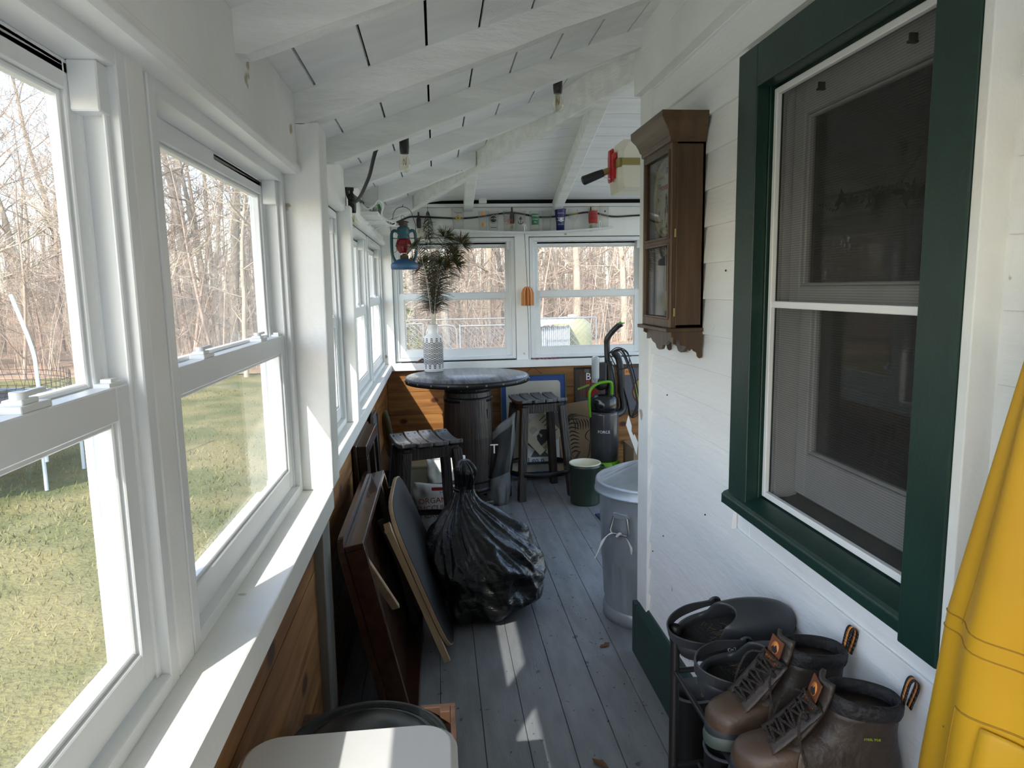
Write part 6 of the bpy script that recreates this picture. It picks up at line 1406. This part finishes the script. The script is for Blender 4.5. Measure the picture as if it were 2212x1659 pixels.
    for i in range(len(P_) - 1):
        for k, mi in ((0, 0), (1, 1), (2, 0)): m.add([vs[4 * i + k], vs[4 * i + k + 1], vs[4 * i + 5 + k], vs[4 * i + 4 + k]], [(0, 1, 2, 3)], mi, True)
    m.build('pull_loop', [BLK, ORG], t, solid=.002)
    m = MB()
    for s in (-1, 1): put_text(m, 'STEEL TOE', .006, Mx(((-s, 0, 0, .07), (0, 0, s, s * .0415), (0, 1, 0, .13), (0, 0, 0, 1))))
    m.build('side_tag', mk('acid_yellow_print', (.35, .42, .03), rough=.5), t)
    return t
boot('brown work boot farther from the camera, beside the clogs', (.826, 1.275, .662), (0, 0, PI + math.radians(2)), 'BRAHMA')
boot('brown work boot nearest the camera, beside the yellow jacket', (.822, 1.085, .662), (0, 0, PI - math.radians(13)), 'BRAHMA')
WEL = mk('black_rubber', (.010, .010, .011), rough=.35, spec=.5); GFEL = mk('grey_felt_lining', (.09, .095, .10), (.07, .074, .08), rough=.9, scale=60)
def welly(label, loc, rot, h):
    t = thing('rubber_boot', label, 'boot', loc, rot, 'black rubber boots in the rack')
    m = MB(); rings(m, [(.10, .18, .10, .046, 0, 0), (.10, .185, .105, .05, .01, .01), (.10, .183, .103, .05, .03, .03), (.10, .17, .10, .048, .065, .07), (.085, .12, .088, .047, .09, .11), (.07, .075, .072, .047, .12, .15), (.065, .062, .068, .052, .2, .22), (.065, .064, .07, .056, h, h), (.065, .067, .073, .059, h + .004, h + .004), (.065, .062, .068, .054, h + .006, h + .006)][:-1]); 
    m.f.pop(); m.mi.pop(); m.sm.pop(); m.build('boot_shaft', WEL, t)
    m = MB(); rings(m, [(.065, .0672, .0732, .0592, h + .003, h + .003), (.065, .062, .068, .054, h + .008, h + .008), (.065, .058, .064, .050, h - .03, h - .03), (.065, .055, .06, .046, .12, .14)]); m.build('lining', GFEL, t)
welly('black rubber boot with grey lining at the far end of the rack', (.60, 1.665, .0), math.radians(8), .515)
welly('black rubber boot leaning in front of the other at the rack end', (.61, 1.475, .145), math.radians(-12), .35)
def lowshoe(name, label, loc, rot, mats, laced):
    t = thing(name, label, 'shoe', loc, rot)
    m = MB(); rings(m, [(.12, .165, .12, .044, 0, 0), (.12, .17, .124, .048, .006, .006), (.12, .168, .122, .047, .026, .03)], cap0=True); m.build('sole', mats[0], t)
    m = MB(); rings(m, [(.12, .165, .12, .046, .024, .028), (.12, .155, .118, .046, .045, .05), (.11, .12, .105, .043, .062, .07), (.09, .075, .083, .036, .082, .085), (.088, .07, .08, .034, .084, .088), (.088, .066, .076, .030, .07, .07), (.09, .08, .076, .032, .035, .035)]); m.build('upper', mats[1], t)
    if laced:
        m = MB()
        for i in range(4): x = .175 + .02 * i; z = .088 - .009 * i; m.tube([(x, -.02, z - .004), (x + .006, 0, z + .008), (x, .02, z - .004)], .003, 6)
        m.build('laces', LACE, t)
        m = MB(); m.box(.10, .135, -.016, .016, .0385, .040); 
        o = m.build('insole_label', mk('rainbow_label', (.55, .42, .12), (.45, .15, .35), rough=.5, scale=40, ramp=(.45, .55)), t)
    return t
lowshoe('sneaker', 'black and white laced sneaker on the middle rack shelf', (.53, 1.36, .408), math.radians(4), [mk('white_sole', (.62, .63, .65), rough=.45), mk('black_mesh', (.012, .012, .014), rough=.7, bump=.6, bscale=120)], True)
lowshoe('sneaker', 'dark low shoe farther along the middle rack shelf', (.535, 1.225, .408), math.radians(-3), [BLK, mk('charcoal_mesh', (.02, .02, .022), rough=.7, bump=.5, bscale=120)], True)
# ---- yellow rain jacket
YEL = mk('yellow_rain_fabric', (.62, .34, .012), (.54, .28, .010), rough=.48, scale=3, spots=((.16, .11, .03), 34, .745)); STI = mk('yellow_seam', (.36, .19, .008), rough=.6)
t = thing('rain_jacket', 'yellow rain jacket hanging on the house wall', 'jacket', (.752, .66, .55))
def jack(u, v):
    """v: 0 hem .. 1 shoulder"""
    z = lerp(0, .98, v); a = 2 * PI * u; c, s = math.cos(a), math.sin(a)
    hw = lerp(.285, .272, v / .31) if v < .31 else (lerp(.272, .232, (v - .31) / .285) if v < .595 else lerp(.232, .115, (v - .595) / .405)) ; dp = lerp(.062, .05, v)
    fo = .021 * math.sin(a * 5 + 1.0 + 1.6 * v) * (1 - .45 * v) + .008 * math.sin(a * 9 + 3 * v)
    fo += .007 * math.sin(a * 11 + 2.5 * v + 1) + .012 * math.sin(a * 3.0 - 3 * v)
    return (-.005 + (dp + fo * abs(c)) * c * (.62 if c > 0 else 1) - .016 * max(0, -c), (hw) * (abs(s) ** .8) * (1 if s > 0 else -1), z)
m = MB(); m.grid(120, 50, jack, wrap=True); m.build('jacket_body', YEL, t, solid=.002)
def jp(u, v, o=.003): 
    p = V(jack(u, v)); q = V(jack(u + .002, v)) - p; r_ = V(jack(u, v + .002)) - p; n_ = q.cross(r_).normalized(); return p + n_ * o
m = MB()
for v0 in (.595, .572): m.tube([jp(.33 + .50 * k / 50, v0 + .018 * math.sin(PI * k / 50 * 1.5), .0012) for k in range(51)], .0011, 6)
m.tube([jp(.43 + .20 * k / 30, .50 + .012 * math.sin(PI * k / 30), .0012) for k in range(31)], .0014, 6)
m.tube([jp(.395 + .012 * math.sin(k / 12), .60 + .38 * k / 30, .0012) for k in range(31)], .0011, 6); m.tube([jp(.43 - .004 * math.sin(k / 9), .50 - .49 * k / 30, .0012) for k in range(31)], .0014, 6); m.tube([jp(.63, .50 - .49 * k / 30, .002) for k in range(31)], .0016, 6); m.build('seam', STI, t)
m = MB(); m.grid(30, 40, lambda u, v: jp(lerp(.66, .76, u), lerp(.01, .97, v), .010 + .008 * math.sin(u * PI))); m.build('front_placket', YEL, t, solid=.004)
m = MB(); m.grid(20, 14, lambda u, v: jp(lerp(.46, .61, u), lerp(.40, .50, v), .006 + .005 * math.sin(v * PI))); m.build('pocket_flap', YEL, t, solid=.003)
m = MB(); P_ = spline([(-.02, -.12, .95), (-.03, -.18, .8), (-.035, -.25, .55), (-.035, -.28, .30), (-.035, -.28, .22)], 6); m.tube(P_, [.03 + .022 * math.sin(PI * min(1, .2 + i / len(P_) * .7)) for i in range(len(P_))], 18, flat=.7); m.build('sleeve', YEL, t)
m = MB(); m.lathe([(.10, .95), (.09, .99), (.07, 1.03), (.072, 1.06), (.06, 1.07), (.055, 1.02)], 32, T=Mx.Diagonal((.55, 1, 1, 1))); m.build('collar', YEL, t, solid=.003)
t2 = thing('coat_hook', 'dark metal hook holding the yellow jacket on the siding', 'hook', (.832, .66, 1.64))
m = MB(); m.box(-.002, .006, -.015, .015, -.03, .04); m.tube(spline([(0, 0, -.02), (-.05, 0, -.035), (-.075, 0, -.01), (-.07, 0, .02)], 5), .005, 8); m.build('hook_body', IRON, t2)
# ---- inside the dark room: speckled crock on a stand
t = thing('plant_stand', 'dark stand inside the house, behind the window', 'stand', (1.32, 1.62, .30))
m = MB(); m.box(-.15, .15, -.15, .15, .66, .70); m.build('stand_top', DKBR, t)
for sx in (-1, 1):
    for sy in (-1, 1):
        m = MB(); m.box(sx * .12 - .015, sx * .12 + .015, sy * .12 - .015, sy * .12 + .015, 0, .66); m.build('leg', DKBR, t)
t = thing('speckled_crock', 'pale speckled crock seen dimly through the house window', 'crock', (1.32, 1.62, 1.0))
m = MB(); m.lathe([(0, 0), (.09, 0), (.10, .01), (.105, .24), (.108, .25), (.10, .25), (.095, .02), (0, .02)], 32); m.build('crock_body', mk('speckled_glaze', (.5, .52, .52), (.12, .09, .08), rough=.4, scale=38, ramp=(.5, .56)), t)
# ---- small things on the far sill, leaf bits on the floor
t = thing('pink_ribbon', 'crumpled pink paper strip on the far sill by the post', 'paper', (.88, 5.665, 1.004))
m = MB(); m.grid(16, 3, lambda u, v: (lerp(-.12, .12, u), lerp(-.012, .012, v), .006 + .006 * math.sin(u * 22) * math.cos(v * 2))); m.build('paper_strip', mk('dusty_pink', (.42, .10, .13), rough=.7), t, solid=.002)
t = thing('metal_clamp', 'small dark metal clamp lying on the far sill behind the vase', 'clamp', (-.13, 5.66, 1.004))
m = MB(); m.box(-.055, .05, -.012, .012, 0, .014); m.tube([(-.03, 0, .01), (0, 0, .03), (.045, 0, .012)], .01, 8); m.build('clamp_body', RUST, t, bevel=.003)
DEB = [mk('dry_leaf', (.16, .075, .03), rough=.8), mk('bark_bit', (.06, .035, .02), rough=.9)]
def leaf(x, y, s, a, mi, label):
    m = MB(); pol = [(-1, 0), (-.5, .35), (.1, .3), (.4, .5), (1, .1), (.5, -.2), (.2, -.45), (-.4, -.3)]
    vs = [(p[0] * s, p[1] * s, .003 + .25 * s * (p[0] ** 2 * .4 + abs(p[1]))) for p in pol] + [(0, 0, .003)]; m.add(vs, [(i, (i + 1) % 8, 8) for i in range(8)])
    o = m.build('dry_leaf', DEB[mi], solid=.0012); o.location = (x, y, 0); o.rotation_euler = (0, 0, a); tag(o, label, 'leaf')
leaf(.70, 2.86, .032, .5, 0, 'curled dry brown leaf on the floor near the trash can'); leaf(.50, 2.10, .036, 2.2, 0, 'largest dry leaf on the floor, nearest the camera'); leaf(.50, 4.05, .02, 1.1, 1, 'dark leaf scrap on the floor right of the trash bag'); leaf(.84, 2.62, .014, .2, 1, 'tiny leaf crumb close to the green skirt board')
m = MB(); r = random.Random(14)
for k in range(240):
    x, y = r.uniform(.1, .80), 1.2 + 3.2 * r.random(); x = lerp(x, .78, r.random() ** 2 * .7); s = r.uniform(.0015, .006); a = r.uniform(0, 6.28); c, q = math.cos(a) * s, math.sin(a) * s
    m.add([(x - c, y - q, .001), (x + q * .5, y - c * .5, .002), (x + c, y + q, .0035), (x - q * .5, y + c * .5, .002)], [(0, 1, 2, 3)], r.choice((0, 1, 1)))
tag(m.build('floor_crumbs', DEB), 'scattered bark crumbs and grit on the grey floor', 'debris', kind='stuff')
# nail heads on the siding
m = MB(); r = random.Random(17)
for k in range(26):
    y = r.uniform(1.0, 2.7); z = r.choice([.22 + .111 * q + .085 for q in range(1, 18)])
    if 1.0 < y < 1.9 and z > .95: continue
    m.lathe([(.0028, 0), (.0028, .003), (0, .0035)], 8, T=Mx.Translation((.843, y, z)) @ Mx.Rotation(-PI / 2, 4, 'Y'))
o = m.build('siding_nails', RUST); o['kind'] = 'structure'
